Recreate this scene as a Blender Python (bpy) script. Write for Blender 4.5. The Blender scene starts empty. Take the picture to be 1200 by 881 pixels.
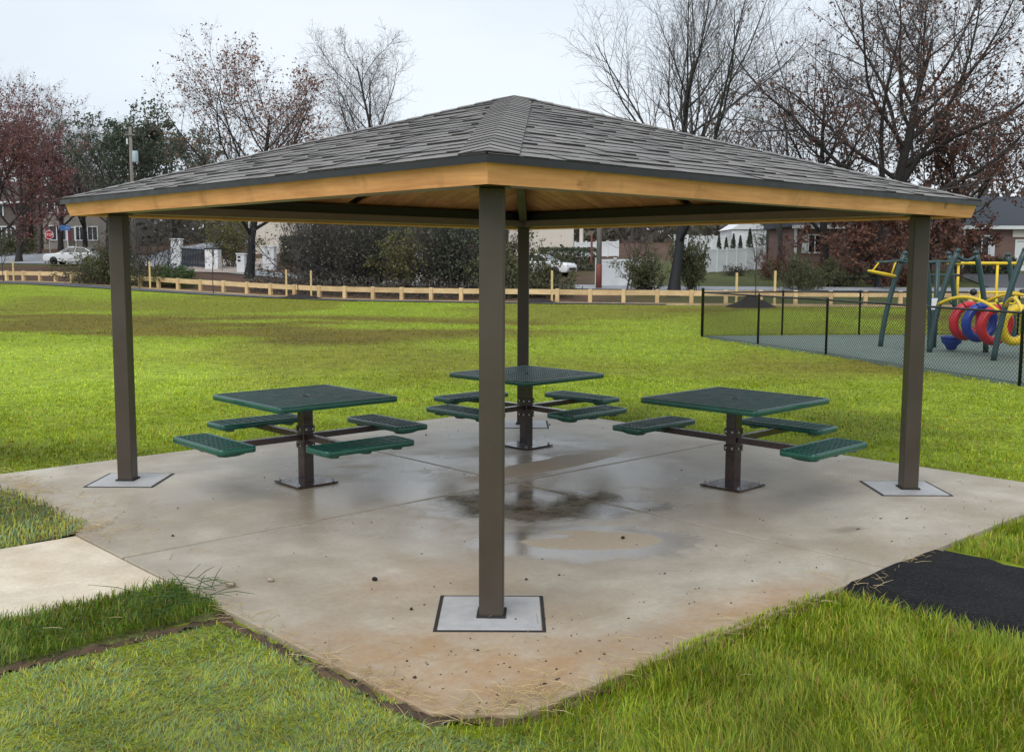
import bpy, math, random
import numpy as np
from mathutils import Vector, Matrix
random.seed(7)
R = np.random.default_rng(11)
S = bpy.context.scene
C = S.collection
rad = math.radians

# ------------------------------------------------------------------ camera
F, PITCH, ROLL, HC = 1231.2, .1088, .0036, 1.9107
cam = bpy.data.objects.new('camera', bpy.data.cameras.new('camera'))
C.objects.link(cam)
cam.data.sensor_width = 36
cam.data.lens = F / 1200 * 36
cam.data.clip_start = .05
cam.data.clip_end = 3000
cam.matrix_world = (Matrix.Translation((0, 0, HC)) @ Matrix.Rotation(math.pi / 2 - PITCH, 4, 'X')
                    @ Matrix.Rotation(ROLL, 4, 'Z'))
S.camera = cam

# ------------------------------------------------------------------ sky, sun, exposure
S.view_settings.view_transform = 'Standard'
S.view_settings.look = 'None'
S.view_settings.exposure = 0.46
S.view_settings.gamma = 1.0
SUN_EL, SUN_ROT = 48, 200          # degrees; a veiled sun behind and left of the camera
w = bpy.data.worlds.new('World')
S.world = w
w.use_nodes = True
nt = w.node_tree
nt.nodes.clear()
wo = nt.nodes.new('ShaderNodeOutputWorld')
bg = nt.nodes.new('ShaderNodeBackground')
bg.inputs['Strength'].default_value = .1
sky = nt.nodes.new('ShaderNodeTexSky')
sky.sky_type = 'NISHITA'
sky.sun_disc = False
sky.sun_elevation = rad(SUN_EL)
sky.sun_rotation = rad(SUN_ROT)
tc = nt.nodes.new('ShaderNodeTexCoord')
mp = nt.nodes.new('ShaderNodeMapping')
mp.inputs['Scale'].default_value = (1, 1, 3.2)
nz = nt.nodes.new('ShaderNodeTexNoise')
nz.inputs['Scale'].default_value = 1.6
nz.inputs['Detail'].default_value = 5
nz.inputs['Roughness'].default_value = .5
cr = nt.nodes.new('ShaderNodeValToRGB')
cr.color_ramp.elements[0].position = .32
cr.color_ramp.elements[0].color = (5.0, 5.75, 6.6, 1)
cr.color_ramp.elements[1].position = .68
cr.color_ramp.elements[1].color = (6.9, 7.35, 7.8, 1)
mx = nt.nodes.new('ShaderNodeMix')
mx.data_type = 'RGBA'
mx.inputs[0].default_value = .90
L = nt.links.new
L(tc.outputs['Generated'], mp.inputs['Vector'])
L(mp.outputs[0], nz.inputs['Vector'])
L(nz.outputs['Fac'], cr.inputs[0])
L(sky.outputs[0], mx.inputs[6])
L(cr.outputs[0], mx.inputs[7])
L(mx.outputs[2], bg.inputs[0])
L(bg.outputs[0], wo.inputs[0])
sun = bpy.data.objects.new('sun', bpy.data.lights.new('sun', 'SUN'))
C.objects.link(sun)
sun.data.energy = 1.5
sun.data.angle = rad(50)
sun.data.color = (1, .97, .92)
sd = Vector((math.sin(rad(SUN_ROT)) * math.cos(rad(SUN_EL)), math.cos(rad(SUN_ROT)) * math.cos(rad(SUN_EL)), math.sin(rad(SUN_EL))))
sun.rotation_euler = sd.to_track_quat('Z', 'Y').to_euler()

# ------------------------------------------------------------------ helpers
def un(px, py, z=0., d=None):
    """photo pixel (1200 x 881) -> point of the place on height z, or at forward distance d"""
    X, Y = px - 600, py - 440.5
    c, s = math.cos(ROLL), math.sin(ROLL)
    x, y = X * c + Y * s, -X * s + Y * c
    cp, sp = math.cos(PITCH), math.sin(PITCH)
    r = (x / F, cp - y / F * sp, -sp - y / F * cp)
    t = (z - HC) / r[2] if d is None else d / r[1]
    return (t * r[0], t * r[1], HC + t * r[2])

def sm(t):
    t = np.clip(t, 0, 1)
    return t * t * (3 - 2 * t)

FX = np.array([-120, -80, -45, -30, -23.8, -19.2, -14.9, -9, -3.25, 5.7, 14.7, 40, 120.])
FY = np.array([112, 92, 74, 66, 62, 59, 57, 54, 52, 50, 49, 48, 46.])
def fence_y(x): return np.interp(x, FX, FY)
def ground(x, y):
    x = np.asarray(x, float); y = np.asarray(y, float)
    zl = .6 * sm((-x - 6) / 24) * sm((y - 28) / 35)
    s = y - fence_y(x)
    f = np.interp(s, [-999, 0, 3, 8, 14, 25, 40, 60, 100, 300, 900], [0, 0, .08, .42, .72, 1.25, 2.5, 3.6, 5.2, 9, 16])
    return zl + f - .035 + .006 * np.sin(x * 1.1 + .5) * np.sin(y * .9) * sm((y - 12) / 6)

class Noise:
    def __init__(s, seed, n=64):
        s.n = n; s.g = np.random.default_rng(seed).random((n, n))
    def __call__(s, x, y):
        x = np.asarray(x, float); y = np.asarray(y, float)
        xi = np.floor(x).astype(int); yi = np.floor(y).astype(int)
        u = x - xi; v = y - yi; u = u * u * (3 - 2 * u); v = v * v * (3 - 2 * v)
        g, n = s.g, s.n
        a, b = g[xi % n, yi % n], g[(xi + 1) % n, yi % n]
        c, d = g[xi % n, (yi + 1) % n], g[(xi + 1) % n, (yi + 1) % n]
        return (a * (1 - u) + b * u) * (1 - v) + (c * (1 - u) + d * u) * v
    def f(s, x, y, o=3):
        t = 0; a = .5; k = 1; tot = 0
        for _ in range(o):
            t = t + a * s(x * k + 13.7 * k, y * k + 5.1 * k); tot += a; a *= .5; k *= 2.03
        return t / tot
N1, N2, N3 = Noise(1), Noise(2), Noise(3)

def tag(o, label=None, cat=None, group=None, kind=None):
    if label: o['label'] = label
    if cat: o['category'] = cat
    if group: o['group'] = group
    if kind: o['kind'] = kind
    return o

def empty(name, loc=(0, 0, 0), rz=0., parent=None):
    o = bpy.data.objects.new(name, None)
    o.empty_display_size = .3
    C.objects.link(o)
    o.location = loc
    o.rotation_euler = (0, 0, rz)
    if parent: o.parent = parent
    return o

def link(name, me, parent=None, loc=None):
    o = bpy.data.objects.new(name, me)
    C.objects.link(o)
    if parent: o.parent = parent
    if loc is not None: o.location = loc
    return o

def copy_tree(o, parent=None):
    c = o.copy(); C.objects.link(c)
    if parent: c.parent = parent
    for ch in list(o.children):
        copy_tree(ch, c)
    return c

def np_mesh(name, V, T, mats, smooth=False, mi=None, col=None):
    V = np.asarray(V, np.float32); T = np.asarray(T, np.int32)
    k = T.shape[1]
    me = bpy.data.meshes.new(name)
    me.vertices.add(len(V)); me.vertices.foreach_set('co', V.ravel())
    me.loops.add(T.size); me.loops.foreach_set('vertex_index', T.ravel())
    me.polygons.add(len(T))
    me.polygons.foreach_set('loop_start', np.arange(0, T.size, k, dtype=np.int32))
    me.polygons.foreach_set('loop_total', np.full(len(T), k, np.int32))
    if smooth: me.polygons.foreach_set('use_smooth', np.ones(len(T), bool))
    for m in mats: me.materials.append(m)
    if mi is not None: me.polygons.foreach_set('material_index', np.asarray(mi, np.int32))
    me.update(calc_edges=True)
    if col is not None:
        a = me.attributes.new('tint', 'FLOAT_COLOR', 'POINT')
        a.data.foreach_set('color', np.asarray(col, np.float32).ravel())
    return me

class MB:
    """collects shapes and links them as ONE mesh object"""
    def __init__(s): s.v = []; s.f = []; s.sm = []; s.mi = []
    def add(s, V, Fc, smooth=False, mi=0):
        b = len(s.v)
        s.v += [tuple(p) for p in V]
        for f in Fc:
            s.f.append(tuple(b + i for i in f)); s.sm.append(smooth); s.mi.append(mi)
        return s
    def box(s, c, size, rz=0., M=None, mi=0, bev=0.):
        hx, hy, hz = [q / 2 for q in size]
        if bev > 0:
            b = bev; pts = []
            for z, ins in ((-hz, b), (-hz + b, 0), (hz - b, 0), (hz, b)):
                x, y = hx - ins, hy - ins
                pts += [(-x + b * (ins == 0), -y, z), (x - b * (ins == 0), -y, z), (x, -y + b * (ins == 0), z), (x, y - b * (ins == 0), z),
                        (x - b * (ins == 0), y, z), (-x + b * (ins == 0), y, z), (-x, y - b * (ins == 0), z), (-x, -y + b * (ins == 0), z)]
            fs = []
            for k in range(3):
                for i in range(8):
                    j = (i + 1) % 8
                    fs.append((k * 8 + i, k * 8 + j, k * 8 + 8 + j, k * 8 + 8 + i))
            fs.append(tuple(range(7, -1, -1))); fs.append(tuple(range(24, 32)))
        else:
            pts = [(-hx, -hy, -hz), (hx, -hy, -hz), (hx, hy, -hz), (-hx, hy, -hz), (-hx, -hy, hz), (hx, -hy, hz), (hx, hy, hz), (-hx, hy, hz)]
            fs = [(3, 2, 1, 0), (4, 5, 6, 7), (0, 1, 5, 4), (1, 2, 6, 5), (2, 3, 7, 6), (3, 0, 4, 7)]
        M = M or Matrix.Rotation(rz, 4, 'Z')
        c = Vector(c)
        return s.add([(M @ Vector(p)) + c for p in pts], fs, False, mi)
    def tab(s, P):
        """a shingle tab: granules on top (slot 0), black asphalt edge elsewhere (slot 1)"""
        s.add(P, [(4, 5, 6, 7)], False, 0)
        return s.add(P, [(3, 2, 1, 0), (0, 1, 5, 4), (1, 2, 6, 5), (2, 3, 7, 6), (3, 0, 4, 7)], False, 1)
    def hexa(s, P, mi=0):
        """8 points: bottom ring of four, top ring of four"""
        return s.add(P, [(3, 2, 1, 0), (4, 5, 6, 7), (0, 1, 5, 4), (1, 2, 6, 5), (2, 3, 7, 6), (3, 0, 4, 7)], False, mi)
    def bar(s, a, b, w_, h_, up=(0, 0, 1), mi=0):
        """box beam from a to b"""
        a, b = Vector(a), Vector(b); d = (b - a).normalized(); u = Vector(up)
        x = d.cross(u).normalized(); y = x.cross(d)
        P = []
        for q in (a, b):
            P += [q - x * w_ / 2 - y * h_ / 2, q + x * w_ / 2 - y * h_ / 2, q + x * w_ / 2 + y * h_ / 2, q - x * w_ / 2 + y * h_ / 2]
        return s.hexa(P, mi)
    def prism(s, poly, z0, z1, mi=0, ins=0.):
        n = len(poly); P = [(x, y, z0) for x, y in poly] + [(x, y, z1) for x, y in poly]
        fs = [tuple(range(n - 1, -1, -1)), tuple(range(n, 2 * n))] + [(i, (i + 1) % n, n + (i + 1) % n, n + i) for i in range(n)]
        return s.add(P, fs, False, mi)
    def tube(s, path, r, n=8, mi=0, closed=False, cap=True, smooth=True):
        P = [Vector(p) for p in path]; m = len(P)
        rr = [r] * m if not hasattr(r, '__len__') else r
        V = []; ref = Vector((0, 0, 1))
        d0 = (P[1] - P[0]).normalized()
        if abs(d0.dot(ref)) > .95: ref = Vector((1, 0, 0))
        x = d0.cross(ref).normalized()
        for i in range(m):
            if closed: d = (P[(i + 1) % m] - P[i - 1]).normalized()
            else: d = (P[min(i + 1, m - 1)] - P[max(i - 1, 0)]).normalized()
            x = (x - d * x.dot(d)).normalized(); y = d.cross(x)
            for k in range(n):
                t = 2 * math.pi * k / n
                V.append(P[i] + (x * math.cos(t) + y * math.sin(t)) * rr[i])
        fs = []
        for i in range(m if closed else m - 1):
            j = (i + 1) % m
            for k in range(n):
                k2 = (k + 1) % n
                fs.append((i * n + k, i * n + k2, j * n + k2, j * n + k))
        if cap and not closed:
            fs.append(tuple(range(n - 1, -1, -1))); fs.append(tuple(range((m - 1) * n, m * n)))
        return s.add(V, fs, smooth, mi)
    def lathe(s, prof, c=(0, 0, 0), n=16, mi=0, smooth=True):
        V = []; m = len(prof)
        for r_, z in prof:
            for k in range(n):
                t = 2 * math.pi * k / n
                V.append((c[0] + r_ * math.cos(t), c[1] + r_ * math.sin(t), c[2] + z))
        fs = [(i * n + k, i * n + (k + 1) % n, (i + 1) * n + (k + 1) % n, (i + 1) * n + k) for i in range(m - 1) for k in range(n)]
        fs.append(tuple(range(n - 1, -1, -1))); fs.append(tuple(range((m - 1) * n, m * n)))
        return s.add(V, fs, smooth, mi)
    def mesh(s, name, mats):
        me = bpy.data.meshes.new(name)
        me.from_pydata([tuple(v) for v in s.v], [], s.f)
        for m in (mats if isinstance(mats, (list, tuple)) else [mats]): me.materials.append(m)
        me.polygons.foreach_set('use_smooth', s.sm); me.polygons.foreach_set('material_index', s.mi)
        me.update()
        return me
    def build(s, name, mats, parent=None, loc=None):
        return link(name, s.mesh(name, mats), parent, loc)

# ------------------------------------------------------------------ materials
def material(name):
    m = bpy.data.materials.new(name); m.use_nodes = True
    n = m.node_tree
    return m, n, n.nodes['Principled BSDF']

def noise_node(n, scale, detail=4, rough=.55, vec=None, stretch=None):
    t = n.nodes.new('ShaderNodeTexNoise')
    t.inputs['Scale'].default_value = scale; t.inputs['Detail'].default_value = detail; t.inputs['Roughness'].default_value = rough
    c = n.nodes.new('ShaderNodeTexCoord')
    src = vec or c.outputs['Object']
    if stretch:
        mpn = n.nodes.new('ShaderNodeMapping'); mpn.inputs['Scale'].default_value = stretch
        n.links.new(src, mpn.inputs[0]); src = mpn.outputs[0]
    n.links.new(src, t.inputs['Vector'])
    return t.outputs['Fac']

def ramp(n, fac, stops):
    r = n.nodes.new('ShaderNodeValToRGB'); e = r.color_ramp.elements
    while len(e) > 1: e.remove(e[-1])
    for i, (p, c) in enumerate(stops):
        q = e[0] if i == 0 else e.new(p)
        q.position = p
        q.color = (c, c, c, 1) if not hasattr(c, '__len__') else (*c, 1)
    n.links.new(fac, r.inputs[0])
    return r.outputs[0]

def mixc(n, fac, a, b, mode='MIX'):
    m = n.nodes.new('ShaderNodeMix'); m.data_type = 'RGBA'; m.blend_type = mode
    for sock, v in ((m.inputs[0], fac), (m.inputs[6], a), (m.inputs[7], b)):
        if hasattr(v, 'is_linked'): n.links.new(v, sock)
        elif hasattr(v, '__len__'): sock.default_value = (*v, 1)
        else: sock.default_value = v
    return m.outputs[2]

def math_(n, op, a, b=0., clamp=False):
    m = n.nodes.new('ShaderNodeMath'); m.operation = op; m.use_clamp = clamp
    for sock, v in ((m.inputs[0], a), (m.inputs[1], b)):
        if hasattr(v, 'is_linked'): n.links.new(v, sock)
        else: sock.default_value = v
    return m.outputs[0]

def bump(n, p, h, strength=.3, dist=.01):
    b = n.nodes.new('ShaderNodeBump'); b.inputs['Strength'].default_value = strength; b.inputs['Distance'].default_value = dist
    n.links.new(h, b.inputs['Height']); n.links.new(b.outputs[0], p.inputs['Normal'])

def plain(name, col, rough=.6, var=.18, scale=6, metallic=0., spec=.5, bmp=0., stretch=None, coat=0.):
    m, n, p = material(name)
    f = noise_node(n, scale, 5, .6, stretch=stretch)
    oi = n.nodes.new('ShaderNodeObjectInfo')
    lo = [c * (1 - var) for c in col]; hi = [min(1, c * (1 + var)) for c in col]
    c0 = ramp(n, f, [(.3, lo), (.7, hi)])
    n.links.new(c0, p.inputs['Base Color'])
    n.links.new(ramp(n, f, [(.3, max(0, rough - .1)), (.7, min(1, rough + .1))]), p.inputs['Roughness'])
    p.inputs['Metallic'].default_value = metallic
    p.inputs['Specular IOR Level'].default_value = spec
    p.inputs['Coat Weight'].default_value = coat
    if bmp: bump(n, p, noise_node(n, scale * 6, 4, .6, stretch=stretch), bmp)
    return m

M = {}
M['steel'] = plain('brown_painted_steel', (.062, .047, .036), .42, .1, 3, bmp=.06)
M['rafter'] = plain('dark_rafter_paint', (.060, .038, .040), .5, .12, 3)
M['beam_dark'] = plain('dark_beam_paint', (.014, .010, .021), .5, .15, 3)
M['beam_grey'] = plain('grey_beam_paint', (.20, .145, .165), .45, .12, 3)
M['black'] = plain('black_metal', (.012, .011, .013), .4, .2, 8)
M['sealant'] = plain('black_sealant', (.02, .019, .019), .8, .3, 20, bmp=.3)
M['brown_steel'] = plain('dark_brown_gloss_steel', (.034, .016, .014), .28, .25, 5, coat=.3)
M['green_plastic'] = plain('dark_green_coating', (.006, .085, .056), .3, .2, 9, coat=.3)
M['green_mesh'] = plain('dark_green_mesh_coating', (.008, .062, .046), .5, .25, 9, spec=.25)
M['bolt'] = plain('bolt_zinc', (.42, .42, .43), .35, .2, 20, metallic=.9)
M['white_paint'] = plain('white_paint', (.72, .73, .74), .5, .06, 2)
M['vinyl'] = plain('white_vinyl', (.74, .76, .78), .4, .05, 1.2)
M['chain'] = plain('black_vinyl_wire', (.012, .013, .013), .6, .1, 4, spec=.3)
M['play_green'] = plain('dark_green_powder_coat', (.022, .052, .055), .38, .12, 4)
M['yellow'] = plain('yellow_plastic', (.72, .50, .02), .35, .1, 5)
M['red'] = plain('red_plastic', (.50, .018, .03), .35, .12, 5)
M['blue'] = plain('blue_plastic', (.012, .04, .26), .33, .15, 5)
M['stake'] = plain('pale_stake_wood', (.62, .47, .22), .8, .15, 8)
M['bark'] = plain('dark_bark', (.030, .025, .024), .9, .35, 7, bmp=.6, stretch=(1, 1, .25))
M['bark_grey'] = plain('grey_bark', (.062, .054, .053), .9, .35, 7, bmp=.5, stretch=(1, 1, .25))
M['bark_black'] = plain('wet_black_bark', (.012, .013, .016), .7, .35, 6, bmp=.6, stretch=(1, 1, .25))
M['twig'] = plain('twig', (.095, .080, .078), .9, .2, 3)
M['twig_pink'] = plain('pinkish_twig', (.10, .072, .072), .9, .2, 3)
M['twig_dark'] = plain('dark_twig', (.05, .044, .042), .9, .25, 3)
M['glass'] = plain('dark_window_glass', (.015, .018, .022), .08, .2, 2)
M['rubber'] = plain('tyre_rubber', (.012, .012, .013), .7, .2, 10)
M['car_white'] = plain('white_car_paint', (.74, .75, .77), .22, .03, 2, coat=.6)
M['pole_wood'] = plain('weathered_pole_wood', (.20, .18, .16), .85, .25, 3, stretch=(4, 4, .4))
M['red_band'] = plain('faded_red_band', (.20, .06, .045), .7, .2, 4)
M['stop_red'] = plain('stop_sign_red', (.33, .01, .02), .45, .05, 2)
M['sign_blue'] = plain('blue_sign_sheet', (.035, .13, .33), .45, .08, 2)
M['soil_pile'] = plain('dark_mulch', (.018, .013, .012), .95, .5, 14, bmp=1.0)
M['roof_far'] = plain('far_roof_shingle', (.042, .048, .06), .8, .25, 5, stretch=(1, 1, 6))
M['roof_brown'] = plain('far_brown_roof', (.08, .07, .066), .85, .2, 5)
M['siding_tan'] = plain('tan_siding', (.40, .33, .27), .8, .08, 2)
M['siding_grey'] = plain('grey_stucco', (.23, .205, .18), .85, .1, 2)
M['siding_cream'] = plain('cream_siding', (.62, .57, .50), .8, .06, 2)
M['shutter_red'] = plain('dark_red_shutter', (.16, .02, .03), .6, .1, 4)
M['pebble'] = plain('pebble_stone', (.36, .29, .23), .8, .3, 40)
M['green_box'] = plain('pale_blue_transformer', (.38, .48, .52), .5, .1, 4)
M['bin'] = plain('navy_slat_metal', (.012, .018, .034), .5, .2, 4)

def leaf_mat(name, cols, transl=.3):
    m, n, p = material(name)
    g = n.nodes.new('ShaderNodeNewGeometry')
    st = [(i / max(1, len(cols) - 1), c) for i, c in enumerate(cols)]
    c = ramp(n, g.outputs['Random Per Island'], st)
    n.links.new(c, p.inputs['Base Color'])
    p.inputs['Roughness'].default_value = .65
    p.inputs['Specular IOR Level'].default_value = .25
    t = n.nodes.new('ShaderNodeBsdfTranslucent'); n.links.new(c, t.inputs[0])
    mxs = n.nodes.new('ShaderNodeMixShader'); mxs.inputs[0].default_value = transl
    out = n.nodes['Material Output']
    n.links.new(p.outputs[0], mxs.inputs[1]); n.links.new(t.outputs[0], mxs.inputs[2]); n.links.new(mxs.outputs[0], out.inputs[0])
    return m
M['leaf_rust'] = leaf_mat('rust_leaf', [(.26, .125, .095), (.18, .10, .085), (.34, .16, .105), (.22, .135, .12)])
M['leaf_oak'] = leaf_mat('brown_oak_leaf', [(.15, .07, .05), (.22, .105, .072), (.10, .056, .045), (.17, .085, .065)])
M['leaf_pink'] = leaf_mat('pinkish_red_leaf', [(.26, .12, .11), (.19, .095, .09), (.31, .165, .145)])
M['leaf_dark'] = leaf_mat('dark_evergreen_leaf', [(.085, .12, .085), (.12, .15, .09), (.065, .09, .07), (.16, .15, .10)])
M['leaf_olive'] = leaf_mat('olive_leaf', [(.10, .125, .055), (.14, .145, .06), (.075, .085, .05), (.16, .13, .075)])
M['leaf_green'] = leaf_mat('fresh_green_leaf', [(.06, .13, .03), (.10, .17, .05), (.04, .09, .03)])
M['leaf_yellow'] = leaf_mat('yellowing_leaf', [(.20, .17, .05), (.15, .15, .06), (.10, .11, .045)])
M['leaf_grey'] = leaf_mat('grey_brush_leaf', [(.12, .105, .085), (.08, .078, .062), (.15, .125, .10)])
M['straw'] = leaf_mat('dry_straw', [(.62, .47, .22), (.48, .34, .15), (.72, .60, .34), (.34, .22, .10)], .15)
M['crumb'] = leaf_mat('dark_crumbs', [(.03, .022, .018), (.06, .04, .03), (.018, .015, .013), (.10, .07, .05)], .0)

# blades: tint carried per blade
m, n, p = material('grass_blade')
at = n.nodes.new('ShaderNodeAttribute'); at.attribute_name = 'tint'
n.links.new(at.outputs['Color'], p.inputs['Base Color'])
p.inputs['Roughness'].default_value = .5; p.inputs['Specular IOR Level'].default_value = .35
t = n.nodes.new('ShaderNodeBsdfTranslucent'); n.links.new(at.outputs['Color'], t.inputs[0])
mxs = n.nodes.new('ShaderNodeMixShader'); mxs.inputs[0].default_value = .35
n.links.new(p.outputs[0], mxs.inputs[1]); n.links.new(t.outputs[0], mxs.inputs[2]); n.links.new(mxs.outputs[0], n.nodes['Material Output'].inputs[0])
M['blade'] = m

# ground: tint carried per vertex, broken up by fine noise
m, n, p = material('ground_soil_and_turf')
at = n.nodes.new('ShaderNodeAttribute'); at.attribute_name = 'tint'
f1 = noise_node(n, 2.2, 8, .75)
f2 = noise_node(n, 9, 6, .7)
f3 = noise_node(n, .35, 5, .6)
c1 = mixc(n, 1., at.outputs['Color'], ramp(n, f2, [(.3, (.45, .5, .55)), (.5, (1, 1, 1)), (.7, (1.35, 1.25, 1.1))]), 'MULTIPLY')
c2 = mixc(n, 1., c1, ramp(n, f1, [(.32, (.7, .62, .6)), (.52, (1, 1, 1)), (.7, (1.12, 1.12, .9))]), 'MULTIPLY')
n.links.new(c2, p.inputs['Base Color'])
p.inputs['Roughness'].default_value = .9; p.inputs['Specular IOR Level'].default_value = .2
bump(n, p, f2, .8, .05)
M['ground'] = m

# concrete in pavilion coordinates: damp film, dry islands, soil stains
def ell(n, co, cx, cy, rx, ry, rot=0., wob=None, soft=.25, amp=.5):
    mpn = n.nodes.new('ShaderNodeMapping'); mpn.vector_type = 'TEXTURE'
    mpn.inputs['Location'].default_value = (cx, cy, 0); mpn.inputs['Rotation'].default_value = (0, 0, rot); mpn.inputs['Scale'].default_value = (rx, ry, 50)
    n.links.new(co, mpn.inputs[0])
    ln = n.nodes.new('ShaderNodeVectorMath'); ln.operation = 'LENGTH'; n.links.new(mpn.outputs[0], ln.inputs[0])
    v = ln.outputs['Value']
    if wob is not None: v = math_(n, 'ADD', v, math_(n, 'MULTIPLY', math_(n, 'SUBTRACT', wob, .5), amp))
    return ramp(n, v, [(max(0, 1 - soft), 1.), (1., 0.)])

def concrete(name, damp=True):
    m, n, p = material(name)
    tcn = n.nodes.new('ShaderNodeTexCoord'); co = tcn.outputs['Object']
    big = noise_node(n, .62, 5, .6); med = noise_node(n, 2.3, 6, .62); fine = noise_node(n, 26, 6, .7); grit = noise_node(n, 140, 3, .6)
    col = ramp(n, med, [(.3, (.40, .355, .285)), (.5, (.48, .435, .355)), (.72, (.57, .525, .44))])
    if damp:
        warm = ramp(n, big, [(.40, 0.), (.60, 1.)])
        col = mixc(n, warm, col, mixc(n, .8, col, (.315, .255, .18)))
        # wetness: high through the middle, low towards the edges
        wet = ell(n, co, -.1, .1, 3.6, 3.3, .4, med, .9, 1.2)
        film = math_(n, 'MULTIPLY', wet, ramp(n, noise_node(n, 1.15, 6, .62), [(.38, .15), (.52, .75), (.62, 1.)]))
        isl = ell(n, co, .95, .42, 1.15, .23, .05, med, .12, .55)
        isl2 = ell(n, co, -.86, -1.68, .52, .27, -.78, med, .08, .8)
        isl3 = ell(n, co, -.55, 1.55, .24, .10, -.7, med, .25, .5)
        ring = ell(n, co, -.90, -1.66, .95, .52, -.78, med, .3, 1.1)
        isl = math_(n, 'MAXIMUM', math_(n, 'MAXIMUM', isl, isl2), isl3)
        dark = ell(n, co, -.33, -.72, 1.1, .66, -.75, med, .35, 1.6)
        film = math_(n, 'MAXIMUM', film, ring)
        col = mixc(n, math_(n, 'MULTIPLY', ring, .45), col, (.22, .20, .175))
        film = math_(n, 'MULTIPLY', film, math_(n, 'SUBTRACT', 1., isl), True)
        pool = math_(n, 'MAXIMUM', math_(n, 'MAXIMUM', ell(n, co, -1.12, -1.30, .36, .13, -.72, med, .2, .9), ell(n, co, .02, -.44, .30, .10, -.6, med, .2, .9)), ell(n, co, -.16, -1.12, .24, .08, -.8, med, .25, 1.2))
        film = math_(n, 'MAXIMUM', film, dark)
        col = mixc(n, math_(n, 'MULTIPLY', film, .40), col, (.27, .255, .235))
        col = mixc(n, math_(n, 'MULTIPLY', isl, .85), col, (.50, .42, .31))
        dirt = math_(n, 'MULTIPLY', dark, ramp(n, noise_node(n, 4.5, 6, .7), [(.42, 0.), (.66, 1.)]))
        col = mixc(n, math_(n, 'MULTIPLY', dark, .35), col, (.12, .105, .085))
        col = mixc(n, math_(n, 'MULTIPLY', dirt, .9), col, (.055, .036, .020))
        # orange soil tracked in at the near corner and the right front edge
        s1 = ell(n, co, -2.95, -2.95, 1.9, 1.0, -.78, med, .9, 1.4)
        s2 = ell(n, co, -1.3, -3.25, 1.0, .35, 0, med, .9, 1.4)
        s3 = ell(n, co, -2.2, -1.7, .8, .6, 0, med, .9, 1.6)
        st = math_(n, 'MAXIMUM', math_(n, 'MAXIMUM', s1, s2), math_(n, 'MULTIPLY', s3, .6))
        st = math_(n, 'MULTIPLY', st, ramp(n, noise_node(n, 3.2, 8, .72), [(.30, .3), (.55, 1.)]))
        col = mixc(n, math_(n, 'MULTIPLY', st, .8), col, (.40, .235, .105))
        sp = ell(n, co, .75, -2.75, .2, .09, -.3, med, .7, .9)
        col = mixc(n, math_(n, 'MULTIPLY', sp, .4), col, (.10, .085, .05))
        ro = ramp(n, film, [(0., .6), (.4, .26), (1., .085)])
        ro = math_(n, 'ADD', ro, math_(n, 'MULTIPLY', math_(n, 'SUBTRACT', fine, .5), .07), True)
        ro = math_(n, 'MINIMUM', ro, math_(n, 'SUBTRACT', 1., math_(n, 'MULTIPLY', ramp(n, dark, [(.35, 0.), (.8, 1.)]), .96)))
        ro = mixc(n, pool, ro, (.025, .025, .025))
        col = mixc(n, math_(n, 'MULTIPLY', pool, .5), col, (.14, .125, .105))
        n.links.new(ro, p.inputs['Roughness'])
    else:
        p.inputs['Roughness'].default_value = .75
        p.inputs['Specular IOR Level'].default_value = .3
        st = math_(n, 'MULTIPLY', ramp(n, noise_node(n, 1.2, 8, .7), [(.45, 0.), (.7, 1.)]), .5)
        col = mixc(n, st, col, (.34, .25, .15))
        col = mixc(n, 1., col, (1.42, 1.38, 1.32), 'MULTIPLY')
    col = mixc(n, 1., col, ramp(n, grit, [(.28, (.72, .70, .68)), (.45, (1, 1, 1))]), 'MULTIPLY')
    col = mixc(n, 1., col, ramp(n, fine, [(.25, (.86, .85, .84)), (.6, (1.04, 1.04, 1.04))]), 'MULTIPLY')
    n.links.new(col, p.inputs['Base Color'])
    bump(n, p, fine, .05, .01)
    return m
M['slab'] = concrete('damp_slab_concrete')
M['walk'] = concrete('pale_walk_concrete', False)
M['pad'] = plain('pale_grout', (.42, .42, .42), .55, .12, 9, bmp=.1)
M['joint'] = plain('joint_soil', (.09, .065, .045), .9, .3, 9)
M['soil'] = plain('bare_soil', (.095, .060, .036), .95, .45, 11, bmp=1.)
M['turf_base'] = plain('matted_turf', (.11, .12, .03), .95, .5, 30, bmp=1.)
M['asphalt'] = None
m, n, p = material('fresh_asphalt')
p.inputs['Specular IOR Level'].default_value = .22
f = noise_node(n, 60, 5, .8); g_ = noise_node(n, 3, 4)
c = ramp(n, f, [(.38, (.006, .006, .007)), (.55, (.018, .018, .020)), (.72, (.085, .085, .09))])
n.links.new(c, p.inputs['Base Color']); n.links.new(ramp(n, g_, [(.3, .7), (.7, .9)]), p.inputs['Roughness'])
bump(n, p, noise_node(n, 45, 4, .8), 1., .03)
M['asphalt'] = m
M['road'] = plain('worn_road_asphalt', (.30, .31, .33), .75, .12, .8)
M['path_far'] = plain('far_asphalt_path', (.075, .078, .085), .7, .2, .8)
M['play_floor'] = plain('green_rubber_floor', (.125, .165, .135), .75, .16, 1.4, bmp=.1)
M['drive'] = plain('gravel_drive', (.34, .28, .24), .9, .15, 1)

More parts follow.
